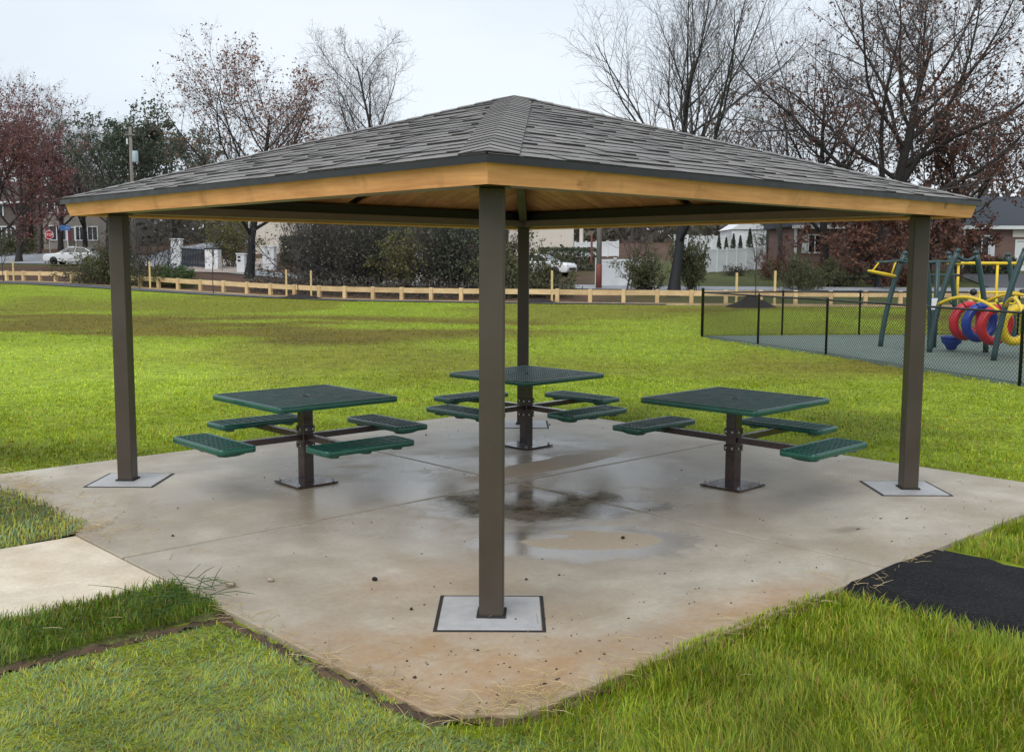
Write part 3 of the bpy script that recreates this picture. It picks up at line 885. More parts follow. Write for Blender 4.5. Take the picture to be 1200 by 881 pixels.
def make_table():
    t_ = empty('picnic_table')
    # tabletop
    top = rim(.578, .578, .045, .715, .762, .03).build('tabletop', M['green_plastic'], t_)
    l_ = lattice(.552, .552, .022, .0135, .748, .757).build('perforated_panel', M['green_mesh'], top); l_['kind'] = 'stuff'
    MB().lathe([(.028, .752), (.042, .752), (.042, .7605), (.026, .7615), (.022, .755)], n=14).build('umbrella_ring', M['brown_steel'], top)
    MB().lathe([(.0215, .753), (.0215, .7545)], n=12).build('hole_plug', M['bolt'], top)
    for k in range(2):
        MB().box((0, 0, .735 - .001 * k), (1.08, .05, .022), math.pi / 4 + k * math.pi / 2).build('support_arm', M['brown_steel'], top)
    # pedestal
    pd = MB().box((0, 0, .367), (.100, .100, .720), bev=.006).build('pedestal', M['brown_steel'], t_)
    for z in (.335, .475): MB().box((0, 0, z), (.118, .118, .055), bev=.004).build('clamp_collar', M['brown_steel'], pd)
    bo = MB()
    for k in range(4):
        Mz = Matrix.Rotation(k * math.pi / 2, 4, 'Z')
        for z in (.335, .475):
            for s_ in (-.032, .032):
                c_ = Mz @ Vector((.060, s_, z)); dv = Mz @ Vector((1, 0, 0))
                bo.tube([c_, c_ + dv * .012], .010, 6, smooth=False)
    bo.build('clamp_bolts', M['bolt'], pd)
    bp = MB().box((0, 0, .010), (.40, .40, .014), bev=.003).build('base_plate', M['brown_steel'], t_)
    for sx, sy in ((1, 1), (1, -1), (-1, -1), (-1, 1)):
        MB().lathe([(.014, .016), (.014, .026), (.006, .028), (.006, .042)], (sx * .165, sy * .165, 0), 6).build('anchor_bolt', M['bolt'], bp)
    # four seats on arms
    for k in range(4):
        Mz = Matrix.Rotation(k * math.pi / 2, 4, 'Z')
        a = MB().bar(Mz @ Vector((.05, 0, .405)), Mz @ Vector((.80, 0, .405)), .052, .05)
        a.build('seat_arm', M['brown_steel'], t_)
        st = rim(.165, .43, .05, .412, .460, .026, .012).mesh('seat', M['green_plastic'])
        s_ = link('seat', st, t_, Mz @ Vector((.85, 0, 0))); s_.rotation_euler = (0, 0, k * math.pi / 2)
        l_ = lattice(.142, .407, .040, .021, .447, .4555, False, 1).build('slotted_panel', M['green_mesh'], s_); l_['kind'] = 'stuff'
        for yy in (-.30, 0, .30):
            br = MB().prism([(-.14, .414), (.14, .414), (.11, .385), (.05, .375), (-.05, .375), (-.11, .385)], -.012, .012)
            Mr = Matrix.Rotation(math.pi / 2, 4, 'X')
            br.v = [tuple(Mr @ Vector(v_)) for v_ in br.v]; br.v = [(x, y + yy, z) for x, y, z in br.v]
            br.build('seat_bracket', M['green_plastic'], s_)
    return t_
tb = make_table()
TL = ['dark green square picnic table on the left, beside the left post and its grey pad',
      'dark green square picnic table on the right, with only three seats',
      'dark green square picnic table furthest back, in front of the far post']
drop = []
for i, (x, y, a) in enumerate(((-1.775, 8.93, -.049), (1.895, 8.86, -.0116), (.150, 10.80, -.0136))):
    o = tb if i == 0 else copy_tree(tb)
    if i == 1:       # this table leaves one side open, without seat and arm
        for ch in [c for c in o.children_recursive if c.name.startswith(('seat', 'slotted'))]:
            t_ = ch.parent if ch.parent != o else ch
            if t_.name.startswith('seat_arm'): p_ = sum((Vector(v.co) for v in t_.data.vertices), Vector()) / len(t_.data.vertices)
            else: p_ = t_.location
            if p_.x < -.2 and abs(p_.y) < .1: drop.append(ch)
        for ch in drop: bpy.data.objects.remove(ch)
    o.location = (x, y, .002); o.rotation_euler = (0, 0, a + math.pi / 4)
    tag(o, TL[i], 'picnic table', 'green picnic tables under the pavilion')

# ------------------------------------------------------------------ low timber guard rail across the back of the lawn
gr = empty('guard_rail', (0, 52, 0))
tag(gr, 'long low timber guard rail with squat posts across the back of the lawn', 'fence')
pts = []
x = -52.
while x < 34:
    pts.append(np.array((x, float(fence_y(x)))))
    dx = 1.; sl = (fence_y(x + .5) - fence_y(x)) / .5
    x += 1.6 / math.sqrt(1 + sl * sl)
pm = MB().box((0, 0, .31), (.19, .19, .64), bev=.02).mesh('rail_post', M['rail_wood'])
for i, q in enumerate(pts):
    z = float(ground(q[0], q[1]))
    ang = math.atan2(*(pts[min(i + 1, len(pts) - 1)] - pts[max(i - 1, 0)])[::-1])
    o = link('rail_post', pm, gr, (q[0], q[1] - 52, z)); o.rotation_euler = (0, 0, ang)
    if i:
        a = pts[i - 1]; za = float(ground(*a))
        d = (q - a) / np.linalg.norm(q - a) * .097
        a2, b2 = a + d, q - d
        MB().bar((a2[0], a2[1] - 52, za + .475), (b2[0], b2[1] - 52, z + .475), .085, .25).build('rail', M['rail_wood'], gr)

# ------------------------------------------------------------------ marker stakes, saplings, mulch piles
def W(px, d): return un(px, 306, d=d)[0]
for px, d, h_, lb in ((15, 66.3, 1.25, 'pale wooden stake at the rail near the left edge of the lawn'), (175, 58.5, 1.5, 'pale wooden stake just right of the left pavilion post'),
                      (335, 55, 1.4, 'pale wooden stake left of a pair, beside a thin sapling'), (364, 54.5, 1.4, 'pale wooden stake right of a pair, beside a thin sapling'),
                      (647, 50.4, 1.5, 'pale wooden stake standing by a low mulch mound at the middle of the rail'), (864, 49.3, 1.45, 'pale wooden stake behind the corner of the chain-link fence'),
                      (909, 49.2, 1.55, 'pale wooden stake above the mulch heap behind the chain-link fence')):
    x = W(px, d); d2 = float(fence_y(x)) - .9
    x = W(px, d2)
    o = MB().box((0, 0, h_ / 2), (.09, .09, h_), .2, bev=.006).build('wooden_stake', M['stake'], None, (x, d2, float(ground(x, d2))))
    tag(o, lb, 'stake', 'marker stakes along the guard rail')
for px, d, wd, h_, lb in ((882, 45.5, 2.2, .42, 'dark mulch heap behind the chain-link fence'), (632, 49.5, 2.2, .2, 'low dark mulch mound in front of the guard rail'), (350, 52.6, 2.4, .22, 'low dark mulch ring around the sapling and stakes')):
    x = W(px, d); b = MB(); V = []; fs = []; nr, na = 6, 22
    for i in range(nr + 1):
        for k in range(na):
            t_ = 2 * math.pi * k / na; r_ = i / nr
            V.append((wd / 2 * r_ * math.cos(t_) * (1 + .12 * R.standard_normal()), wd / 2.4 * r_ * math.sin(t_), h_ * (1 - r_ ** 1.4) * (1 + .2 * R.standard_normal()) - .04 * (i == nr)))
    for i in range(nr):
        for k in range(na):
            fs.append((i * na + k, (i + 1) * na + k, (i + 1) * na + (k + 1) % na, i * na + (k + 1) % na))
    b.add(V, fs, True)
    tag(b.build('mulch_mound', M['soil_pile'], None, (x, d, float(ground(x, d)) - .02)), lb, 'mulch pile')
exec_later = []

# ------------------------------------------------------------------ chain-link fence round the playground
cf = empty('chain_link_fence', (4.95, 27.35, 0))
tag(cf, 'black chain-link fence with round posts around the green playground floor', 'fence')
FHT = 1.12
def G(x, y): return float(ground(x, y))
lineA = [(4.95, 27.35), (5.80, 24.74), (6.64, 22.16), (7.41, 19.45), (8.14, 16.74), (8.9, 14.1), (9.6, 11.5)]
lineB = [(4.95, 27.35), (7.2, 28.0), (9.28, 28.08), (11.4, 28.2), (13.6, 28.25), (15.8, 28.3), (18, 28.35), (20.2, 28.35), (22.4, 28.4), (24.6, 28.4)]
def loc(p, z): return Vector((p[0] - 4.95, p[1] - 27.35, z))
def fpost(p, r_, h_):
    MB().lathe([(r_, 0), (r_, h_), (r_ * 1.15, h_ + .005), (r_ * .95, h_ + .035), (r_ * .3, h_ + .05)], loc(p, -.06), 10).build('fence_post', M['black'], cf)
fpost(lineA[0], .038, FHT + .14)
for p in lineA[1:] + lineB[1:]: fpost(p, .027, FHT + .075)
wires = MB()
for ln in (lineA, lineB):
    for a, b_ in zip(ln[:-1], ln[1:]):
        MB().tube([loc(a, FHT), loc(b_, FHT)], .021, 8).build('top_rail', M['black'], cf)
        A, B = loc(a, 0), loc(b_, 0); Ld = (B - A).length; dv = (B - A) / Ld
        h_ = FHT - .015; z0 = -.02; n_ = int((Ld + h_) / .078)
        for sg in (0, 1):
            for i in range(-int(h_ / .078), int(Ld / .078) + 1):
                s0 = i * .078; s1 = s0 + h_
                t0 = max(0, s0); t1 = min(Ld, s1)
                if t1 - t0 < .02: continue
                za, zb = z0 + (t0 - s0), z0 + (t1 - s0)
                if sg: za, zb = z0 + h_ - (t0 - s0), z0 + h_ - (t1 - s0)
                wires.tube([A + dv * t0 + Vector((0, 0, za)), A + dv * t1 + Vector((0, 0, zb))], .0029, 3, cap=False, smooth=False)
        wires.tube([A + Vector((0, 0, .0)), B + Vector((0, 0, .0))], .004, 4, cap=False)
o = wires.build('wire_mesh', M['chain'], cf); o['kind'] = 'stuff'

# ------------------------------------------------------------------ playground climber
PO = Vector((9.6, 22.6, 0))
pc = empty('playground_climber', PO)
tag(pc, 'dark green playground climber with arched legs, yellow rails and big plastic rings', 'play structure')
def bez(p0, p1, p2, n_=10):
    p0, p1, p2 = Vector(p0), Vector(p1), Vector(p2)
    return [(p0 * (1 - t) ** 2 + p1 * 2 * t * (1 - t) + p2 * t * t) - PO for t in [i / n_ for i in range(n_ + 1)]]
def leg(base, top, bow, r_=.058):
    b_, t_ = Vector((*base, -.05)), Vector(top)
    mid = (b_ + t_) / 2 + Vector(bow)
    MB().tube(bez(b_, mid, t_, 12), r_, 10).build('arch_leg', M['play_green'], pc)
    MB().lathe([(r_ * 1.12, -.03), (r_ * 1.12, .02), (r_ * .7, .05), (.01, .06)], t_ - PO, 10).build('leg_cap', M['play_green'], pc)
leg((8.49, 24.17), (8.98, 24.2, 2.12), (-.13, 0, .12))
leg((9.62, 24.15), (9.45, 24.2, 2.05), (.1, 0, .12))
leg((9.00, 22.60), (9.52, 22.62, 2.16), (-.13, 0, .12))
leg((10.24, 22.64), (9.92, 22.64, 2.12), (.13, 0, .12))
leg((9.54, 20.74), (10.06, 20.76, 2.16), (-.13, 0, .12))
leg((10.90, 20.78), (10.5, 20.78, 2.12), (.13, 0, .12))
leg((10.62, 25.1), (10.35, 25.1, 2.12), (.1, 0, .1))
leg((12.05, 25.2), (11.8, 25.2, 2.1), (.1, 0, .1))
def pipe(name, path, r_, mt, n=8): return MB().tube([Vector(p) - PO for p in path], r_, n).build(name, M[mt], pc)
def arc(p0, p2, sag, n_=10):
    p0, p2 = Vector(p0), Vector(p2); mid = (p0 + p2) / 2 + Vector((0, 0, 2 * sag))
    return [p + PO for p in bez(p0, mid, p2, n_)]
pipe('saddle_bar', arc((9.52, 22.62, 2.06), (9.92, 22.64, 2.06), -.10), .036, 'play_green')
pipe('saddle_bar', arc((10.06, 20.76, 2.06), (10.5, 20.78, 2.06), -.10), .036, 'play_green')
pipe('saddle_bar', arc((8.98, 24.2, 2.0), (9.45, 24.2, 1.98), -.08), .036, 'play_green')
for z in (1.93, 1.62): pipe('cross_bar', [(9.42, 24.2, z), (10.42, 24.6, z)], .03, 'play_green')
pipe('upright_post', [(9.62, 23.9, -.05), (9.62, 23.9, 1.98)], .052, 'play_green', 10)
# yellow arched side rails carrying the rings
pipe('arched_rail', arc((9.12, 22.55, 1.02), (9.70, 20.80, .90), .24, 14), .034, 'yellow')
pipe('arched_rail', arc((10.14, 22.6, 1.06), (10.72, 20.84, 1.0), .24, 14), .032, 'yellow')
pipe('arched_rail', arc((9.70, 20.70, 1.06), (9.2, 18.9, .95), .24, 14), .034, 'yellow')
# rear yellow frame: top rail, uprights, low ladder
pipe('top_rail', [(10.32, 25.1, 1.90), (13.4, 25.3, 1.90)], .036, 'yellow')
for x in (10.62, 11.55, 12.30, 13.2): pipe('hanging_post', [(x, 25.15, 1.86), (x, 25.15, .55 if x < 11 else .75)], .033, 'yellow')
for z, xa, xb in ((1.22, 10.95, 12.0), (.95, 10.95, 12.0)): pipe('ladder_rail', [(xa, 24.9, z), (xb, 24.9, z)], .028, 'yellow')
for x in (11.05, 11.45, 11.9): pipe('ladder_rung', [(x, 24.9, .7), (x, 24.9, 1.22)], .028, 'yellow')
for p in ((10.90, 24.9, 1.22), (12.06, 24.9, 1.22)): MB().lathe([(.02, -.08), (.075, -.05), (.085, 0), (.075, .05), (.02, .08)], Vector(p) - PO, 10).build('rail_clamp', M['black'], pc)
for z in (1.95, 1.55): pipe('cross_bar', [(10.5, 20.78, z), (12.2, 22.4, z)], .032, 'play_green')
# rings
A1, A2 = Vector((9.66, 22.62, .66)), Vector((10.18, 20.70, .66))
ax_ = (A2 - A1).normalized(); sd_ = ax_.cross(Vector((0, 0, 1))).normalized()
for t_, cl, lb in ((.10, 'red', 'red climbing ring at the left end of the row'), (.30, 'blue', 'blue climbing ring between two red ones'), (.53, 'red', 'red climbing ring between the blue and the yellow'), (.83, 'yellow', 'yellow climbing ring nearest the fence')):
    c_ = A1 + (A2 - A1) * t_ + Vector((0, 0, .02 * math.sin(9 * t_))); tilt = ax_ * .10
    b_ = MB(); nu, nv = 28, 10; V = []
    for i in range(nu):
        u_ = 2 * math.pi * i / nu
        rd = sd_ * math.cos(u_) + Vector((0, 0, 1)) * math.sin(u_) + tilt * math.sin(u_)
        for j in range(nv):
            v_ = 2 * math.pi * j / nv
            V.append(c_ - PO + rd * (.335 + .09 * math.cos(v_)) + ax_ * (.11 * math.sin(v_)))
    fs = [(i * nv + j, ((i + 1) % nu) * nv + j, ((i + 1) % nu) * nv + (j + 1) % nv, i * nv + (j + 1) % nv) for i in range(nu) for j in range(nv)]
    rg = b_.add(V, fs, True).build('climbing_ring', M[cl], pc); rg['label'] = lb
    for sg in (-1, 1):
        a = c_ + sd_ * (.30 * sg) + Vector((0, 0, .27)); e = c_ + sd_ * (.50 * sg) + Vector((0, 0, .46))
        MB().tube([a - PO, e - PO], .012, 5).build('hanger_chain', M['black'], rg)
    for u_ in (.6, 1.0, 2.1, 2.5):
        q = c_ - PO + (sd_ * math.cos(u_) + Vector((0, 0, 1)) * math.sin(u_)) * .335 + ax_ * .108
        MB().tube([q, q + ax_ * .012], .018, 6).build('ring_bolt', M['black'], rg)
# pods on short stems
for x, y, s_ in ((9.62, 22.95, 1), (9.05, 23.6, .9), (11.15, 22.35, .95)):
    pd = MB().lathe([(.05, .04), (.10, .06), (.13, .14), (.20, .20), (.215, .26), (.21, .30), (.235, .31), (.235, .335), (.15, .345)], (x - PO.x, y - PO.y, -.03), 18).build('step_pod', M['blue'], pc)
    MB().lathe([(.16, .345), (.15, .352), (.10, .352)], (x - PO.x, y - PO.y, -.03), 18).build('tread', M['blue'], pd)
# hoop with spokes at the left end
hc = Vector((8.45, 24.15, 1.66))
cir = [hc - PO + Vector((.30 * math.cos(t_), .22 * math.sin(t_), .06 * math.cos(t_) * -1)) for t_ in [2 * math.pi * i / 24 for i in range(24)]]
hp = MB().tube(cir, .026, 8, closed=True).build('spinner_hoop', M['yellow'], pc)
cir2 = [hc - PO + Vector((.12 + .26 * math.cos(t_), .2 * math.sin(t_), .27 + .02 * math.cos(t_))) for t_ in [2 * math.pi * i / 24 for i in range(24)]]
MB().tube(cir2, .022, 8, closed=True).build('upper_hoop', M['play_green'], pc)
for k in range(4):
    i = k * 6 + 2
    MB().tube([cir[i], cir2[i]], .018, 6).build('hoop_spoke', M['yellow'], hp)
MB().tube([hc - PO + Vector((.38, 0, .27)), Vector((9.62, 23.95, 1.9)) - PO], .03, 8).build('hoop_arm', M['play_green'], pc)
MB().box(Vector((9.56, 23.82, .98)) - PO, (.14, .02, .26), bev=.004).build('notice_plate', M['white_paint'], pc)

# ------------------------------------------------------------------ trees
def nrm(a): return a / np.maximum(np.linalg.norm(a, axis=-1, keepdims=True), 1e-9)
def curves(rng, P, D, Ln, R0, k, wander, trop, tip=.25):
    n_ = len(P); pts = np.zeros((n_, k + 1, 3)); pts[:, 0] = P; D = D.copy()
    for s in range(k):
        D = nrm(D + wander * rng.standard_normal((n_, 3)) + np.array((0, 0, trop)))
        pts[:, s + 1] = pts[:, s] + D * (Ln / k)[:, None]
    tt = np.linspace(0, 1, k + 1)[None]
    return pts, R0[:, None] * (1 - (1 - tip) * tt)
def children(rng, pts, rads, num, t0, t1, alo, ahi, ratio, shape, rr, minr=.006):
    n_, k1, _ = pts.shape; k = k1 - 1
    L0 = np.linalg.norm(np.diff(pts, axis=1), axis=2).sum(1)
    t = t0 + (t1 - t0) * (np.arange(num)[None] + rng.random((n_, num))) / num
    f = t * k; i = np.minimum(f.astype(int), k - 1); fr = (f - i)[..., None]
    ar = np.arange(n_)[:, None]
    a, b = pts[ar, i], pts[ar, i + 1]
    P = a * (1 - fr) + b * fr; T = nrm(b - a)
    rp = rads[ar, i] * (1 - fr[..., 0]) + rads[ar, i + 1] * fr[..., 0]
    ang = np.radians(alo + (ahi - alo) * rng.random((n_, num)))
    az = np.arange(num)[None] * 2.4 + rng.random((n_, 1)) * 6.28 + rng.normal(0, .5, (n_, num))
    ref = np.where(np.abs(T[..., 2:]) > .9, np.array((1., 0, 0)), np.array((0, 0, 1.)))
    X = nrm(np.cross(T, ref)); Y = np.cross(T, X)
    D = T * np.cos(ang)[..., None] + (X * np.cos(az)[..., None] + Y * np.sin(az)[..., None]) * np.sin(ang)[..., None]
    Ln = L0[:, None] * ratio * (1 - shape * (t - t0) / max(1e-6, t1 - t0)) * rng.uniform(.7, 1.25, t.shape)
    r_ = np.maximum(minr, rp * rr)
    return P.reshape(-1, 3), D.reshape(-1, 3), Ln.ravel(), r_.ravel()
def tubes(pts, rads, n_):
    N_, k1, _ = pts.shape
    D = nrm(pts[:, -1] - pts[:, 0]); ref = np.where(np.abs(D[:, 2:]) > .9, np.array((1., 0, 0)), np.array((0, 0, 1.)))
    X = nrm(np.cross(D, ref)); Y = np.cross(D, X)
    a = 2 * np.pi * np.arange(n_) / n_
    ring = X[:, None, None] * np.cos(a)[None, None, :, None] + Y[:, None, None] * np.sin(a)[None, None, :, None]
    V = pts[:, :, None] + ring * rads[:, :, None, None]
    b = (np.arange(N_) * k1 * n_)[:, None, None] + (np.arange(k1 - 1) * n_)[None, :, None]
    j = np.arange(n_)[None, None]; j2 = (j + 1) % n_
    q = np.stack([b + j, b + j2, b + n_ + j2, b + n_ + j], -1).reshape(-1, 4)
    return V.reshape(-1, 3), q
def leaf_quads(rng, P, size):
    n_ = len(P); a = nrm(rng.standard_normal((n_, 3))); b = nrm(np.cross(a, rng.standard_normal((n_, 3))))
    s = size * rng.uniform(.6, 1.3, (n_, 1)); a = a * s; b = b * s * .62
    V = np.stack([P - a, P + b * .9 - a * .1, P + a, P - b * .9 - a * .1], 1).reshape(-1, 3)
    return V, np.arange(n_ * 4).reshape(-1, 4)
def merge(parts):
    V = []; T = []; o = 0
    for v, t in parts:
        V.append(v); T.append(t + o); o += len(v)
    return np.concatenate(V), np.concatenate(T)
def tree_meshes(seed, H, Wd, trunk_r, style='oak', leaves=0, leaf_size=.1, bark='bark', twig='twig', leaf=None, dens=1., leaf_low=0., trunk_frac=.72):
    rng = np.random.default_rng(seed)
    up = style == 'vase'
    P = np.zeros((1, 3)); P[0, 2] = -.15; D = np.array([[.03, .0, 1.]])
    t0, r0 = curves(rng, P, D, np.array([H * trunk_frac]), np.array([trunk_r]), 12, .05 if not up else .035, .05, .22)
    r0[:, 0] *= 1.45; r0[:, 1] *= 1.08
    ntop = int(15 * dens) if style != 'bush' else 10
    lo, hi = {'oak': (38, 62), 'vase': (26, 52), 'slim': (30, 48), 'ever': (60, 85)}[style]
    wl = Wd / H
    l1 = children(rng, t0, r0, ntop, {'vase': .22, 'slim': .28, 'oak': .24, 'ever': .12}[style], .98, lo, hi, {'oak': .74, 'vase': .86, 'slim': .74, 'ever': .5}[style] * wl / .72 if style != 'vase' else .90, {'oak': .5, 'vase': .5, 'slim': .55, 'ever': .8}[style], .52, .03)
    c1, q1 = curves(rng, *l1, 7, .10, .11 if style != 'ever' else .0, .2)
    l2 = children(rng, c1, q1, int(8 * dens) + 1, .18, .98, 28, 58 if not up else 42, .50, .45, .55, .014)
    c2, q2 = curves(rng, *l2, 5, .13, .07 if style != 'ever' else -.02, .25)
    l3 = children(rng, c2, q2, int(5 * dens) + 1, .15, 1., 28, 62 if not up else 45, .52, .35, .55, .008)
    c3, q3 = curves(rng, *l3, 3, .14, .04 if style != 'ever' else -.05, .3)
    l4 = children(rng, c3, q3, int(3 * dens) + 1, .2, 1., 25, 60, .55, .2, .6, .0055)
    c4, q4 = curves(rng, *l4, 2, .15, .03, .4)
    big = merge([tubes(t0, r0, 10), tubes(c1, q1, 6)])
    tw = merge([tubes(c2, q2, 4), tubes(c3, q3, 3), tubes(c4, q4, 3)])
    parts = [tw]; mi = [np.zeros(len(tw[1]), int)]; mats = [M[twig]]
    if leaves:
        tips = np.concatenate([c4.reshape(-1, 3), c3[:, 1:].reshape(-1, 3)])
        if leaf_low:
            z = tips[:, 2] / H
            tips = tips[rng.random(len(tips)) < np.clip(1.1 - (z - .25) / leaf_low, .04, 1)]
        s = tips[rng.integers(0, len(tips), leaves)] + rng.normal(0, leaf_size * 1.1, (leaves, 3))
        lq = leaf_quads(rng, s, leaf_size); parts.append(lq); mi.append(np.ones(leaves, int)); mats.append(M[leaf])
    cv, ct = merge(parts)
    return (np_mesh('trunk', big[0], big[1], [M[bark]], True), np_mesh('crown', cv, ct, mats, False, np.concatenate(mi)))
def place_tree(name, meshes, px, d, label, group=None, rz=0., sc=1., cat='tree', sink=0.):
    x = W(px, d)
    t_ = empty(name, (x, d, G(x, d) - sink), rz); t_.scale = (sc, sc, sc)
    link('trunk', meshes[0], t_); link('crown', meshes[1], t_)
    return tag(t_, label, cat, group)

TM = {}
TM['maple'] = tree_meshes(3, 15.6, 13.6, .31, 'oak', 6500, .095, 'bark_black', 'twig', 'leaf_rust', 1.3)
TM['slim'] = tree_meshes(6, 17.8, 9.2, .22, 'slim', 300, .06, 'bark', 'twig', 'leaf_rust', 1.3, trunk_frac=.86)
TM['vase'] = tree_meshes(8, 18, 13, .30, 'vase', 0, .1, 'bark_black', 'twig', None, 1.28)
TM['bigoak'] = tree_meshes(13, 20.5, 17, .44, 'oak', 10000, .11, 'bark', 'twig', 'leaf_oak', 1.4, .34)
TM['oak3'] = tree_meshes(15, 15.5, 12, .3, 'oak', 1500, .10, 'bark', 'twig', 'leaf_oak', 1.2, .6)
TM['oak2'] = tree_meshes(17, 14, 13, .3, 'oak', 12000, .115, 'bark', 'twig_dark', 'leaf_oak', .9, .8)
TM['pink'] = tree_meshes(21, 14.5, 15, .3, 'oak', 20000, .10, 'bark', 'twig_pink', 'leaf_pink', 1.15, .8)
TM['ever'] = tree_meshes(25, 14, 11, .26, 'oak', 9500, .14, 'bark', 'twig_dark', 'leaf_dark', .85)
TM['oaklow'] = tree_meshes(29, 6, 8.5, .20, 'ever', 3800, .12, 'bark_black', 'twig_dark', 'leaf_oak', .7)
TM['bare'] = tree_meshes(33, 13, 10, .2, 'oak', 0, .1, 'bark_grey', 'twig', None, .8)
TM['bare2'] = tree_meshes(37, 15, 9, .2, 'slim', 0, .1, 'bark_grey', 'twig', None, .72)

place_tree('maple_tree', TM['maple'], 291, 68, 'large dark-trunked maple with sparse rusty leaves left of the roof peak', rz=.4, sc=.94)
place_tree('slim_tree', TM['slim'], 453, 75, 'slim leafless tree with a narrow oval crown left of the roof peak', rz=1.)
place_tree('spreading_tree', TM['vase'], 790, 54.2, 'tall leafless tree with long upswept branches right of the roof peak', rz=2.1, sc=.93)
place_tree('big_oak', TM['bigoak'], 1027, 63, 'biggest oak, bare on top, brown leaves low down, above the roof right half', rz=.2)
place_tree('bare_tree', TM['oak3'], 966, 67, 'nearly bare tree just left of the biggest oak', rz=.8)
place_tree('bare_tree', TM['bare'], 915, 72, 'small grey leafless tree between the spreading tree and the biggest oak', rz=2.8, sc=1.05)
place_tree('brown_oak', TM['oak2'], 1118, 68, 'russet-leaved oak behind the right end of the pavilion roof', rz=3.5, sc=.85)
place_tree('young_oak', TM['oaklow'], 1030, 59, 'low oak full of brown leaves in front of the brick house', rz=.5)
place_tree('low_oak', TM['oaklow'], 1088, 63, 'spreading low oak with brown leaves behind the playground legs', rz=1.9, sc=1.25)
place_tree('low_oak', TM['oaklow'], 1004, 64, 'low brown-leaved oak right of the left window of the brick house', rz=3.1, sc=1.05)
place_tree('pink_tree', TM['pink'], -22, 72, 'pinkish red tree at the left edge of the photo', rz=.3, sc=.84)
place_tree('evergreen_tree', TM['ever'], 150, 92, 'dense dark green tree behind the utility pole', rz=1.3)
place_tree('evergreen_tree', TM['ever'], 205, 100, 'dark green tree just right of the utility pole', rz=2.8, sc=.92)
place_tree('street_tree', TM['bare'], 47, 108, 'brown-trunked leafless tree before the tan house side', rz=1.1, sc=.9)
for px, d, sc, rz, lb in ((22, 96, .95, .4, 'pinkish leafless tree before the dark brick house'), (100, 104, .9, 2.1, 'grey leafless tree before the right part of the grey house'), (72, 109, .95, 4.4, 'grey leafless tree before the grey house door'), (128, 98, .8, 5.2, 'grey leafless tree left of the utility pole')):
    place_tree('bare_tree', TM['oak3' if px > 50 else 'pink'], px, d, lb, rz=rz, sc=sc)
gl = 'grey leafless tree in the distant row behind the houses'
for i, (px, d, k_, sc) in enumerate(((-60, 118, 'bare', 1), (15, 135, 'bare2', 1), (75, 128, 'bare', 1), (105, 140, 'bare2', .85), (240, 125, 'bare', .9), (330, 120, 'bare', .95), (380, 130, 'bare2', .9), (520, 130, 'bare', .9), (560, 120, 'bare2', .85),
                              (620, 125, 'bare', .9), (680, 128, 'bare2', .95), (740, 118, 'bare', 1), (850, 105, 'bare2', 1.15), (885, 115, 'bare', 1.2), (925, 100, 'bare2', 1.2), (1075, 105, 'bare', 1.2), (1150, 98, 'bare2', 1.0), (1185, 105, 'bare', 1.15), (1230, 95, 'bare2', 1.1), (1290, 105, 'bare', 1.1), (-130, 130, 'bare2', 1.1), (1360, 110, 'bare2', 1.1))):
    place_tree('distant_tree', TM[k_], px, d, gl, 'distant leafless trees', rz=i * 1.7, sc=sc)

# far wood closing the view, joined: nobody could count it
rng = np.random.default_rng(77)
parts = []; mi = []
for i in range(150):
    a = rng.uniform(-.62, .62); d = rng.uniform(130, 185)
    x, y = math.tan(a) * d, d
    h_ = rng.uniform(7, 13.) * (1.0 if x < -10 else .95)
    P = np.array([[x, y, G(x, y) - .3]])
    t0, r0 = curves(rng, P, np.array([[0, 0, 1.]]), np.array([h_ * .7]), np.array([.2]), 5, .06, .05)
    c1, q1 = curves(rng, *children(rng, t0, r0, 14, .1, 1., 30, 65, .5, .5, .5, .05), 3, .1, .1)
    c2, q2 = curves(rng, *children(rng, c1, q1, 9, .15, 1., 25, 60, .5, .3, .6, .035), 2, .12, .05)
    parts += [tubes(t0, r0, 5), tubes(c1, q1, 3), tubes(c2, q2, 3)]
n_ = 26000
a = rng.uniform(-.62, .62, n_); d = rng.uniform(118, 180, n_)
x, y = np.tan(a) * d, d
top = 2.5 + 7 * N2.f(x * .09, y * .09)
lq = leaf_quads(rng, np.stack([x, y, ground(x, y) + top * rng.random(n_) ** 1.4], -1), .55)
mi = [np.zeros(sum(len(q[1]) for q in parts), int), np.ones(n_, int)]
parts.append(lq)
V, T = merge(parts)
tag(link('far_wood', np_mesh('far_wood', V, T, [M['twig'], M['leaf_grey']], False, np.concatenate(mi))), kind='stuff')

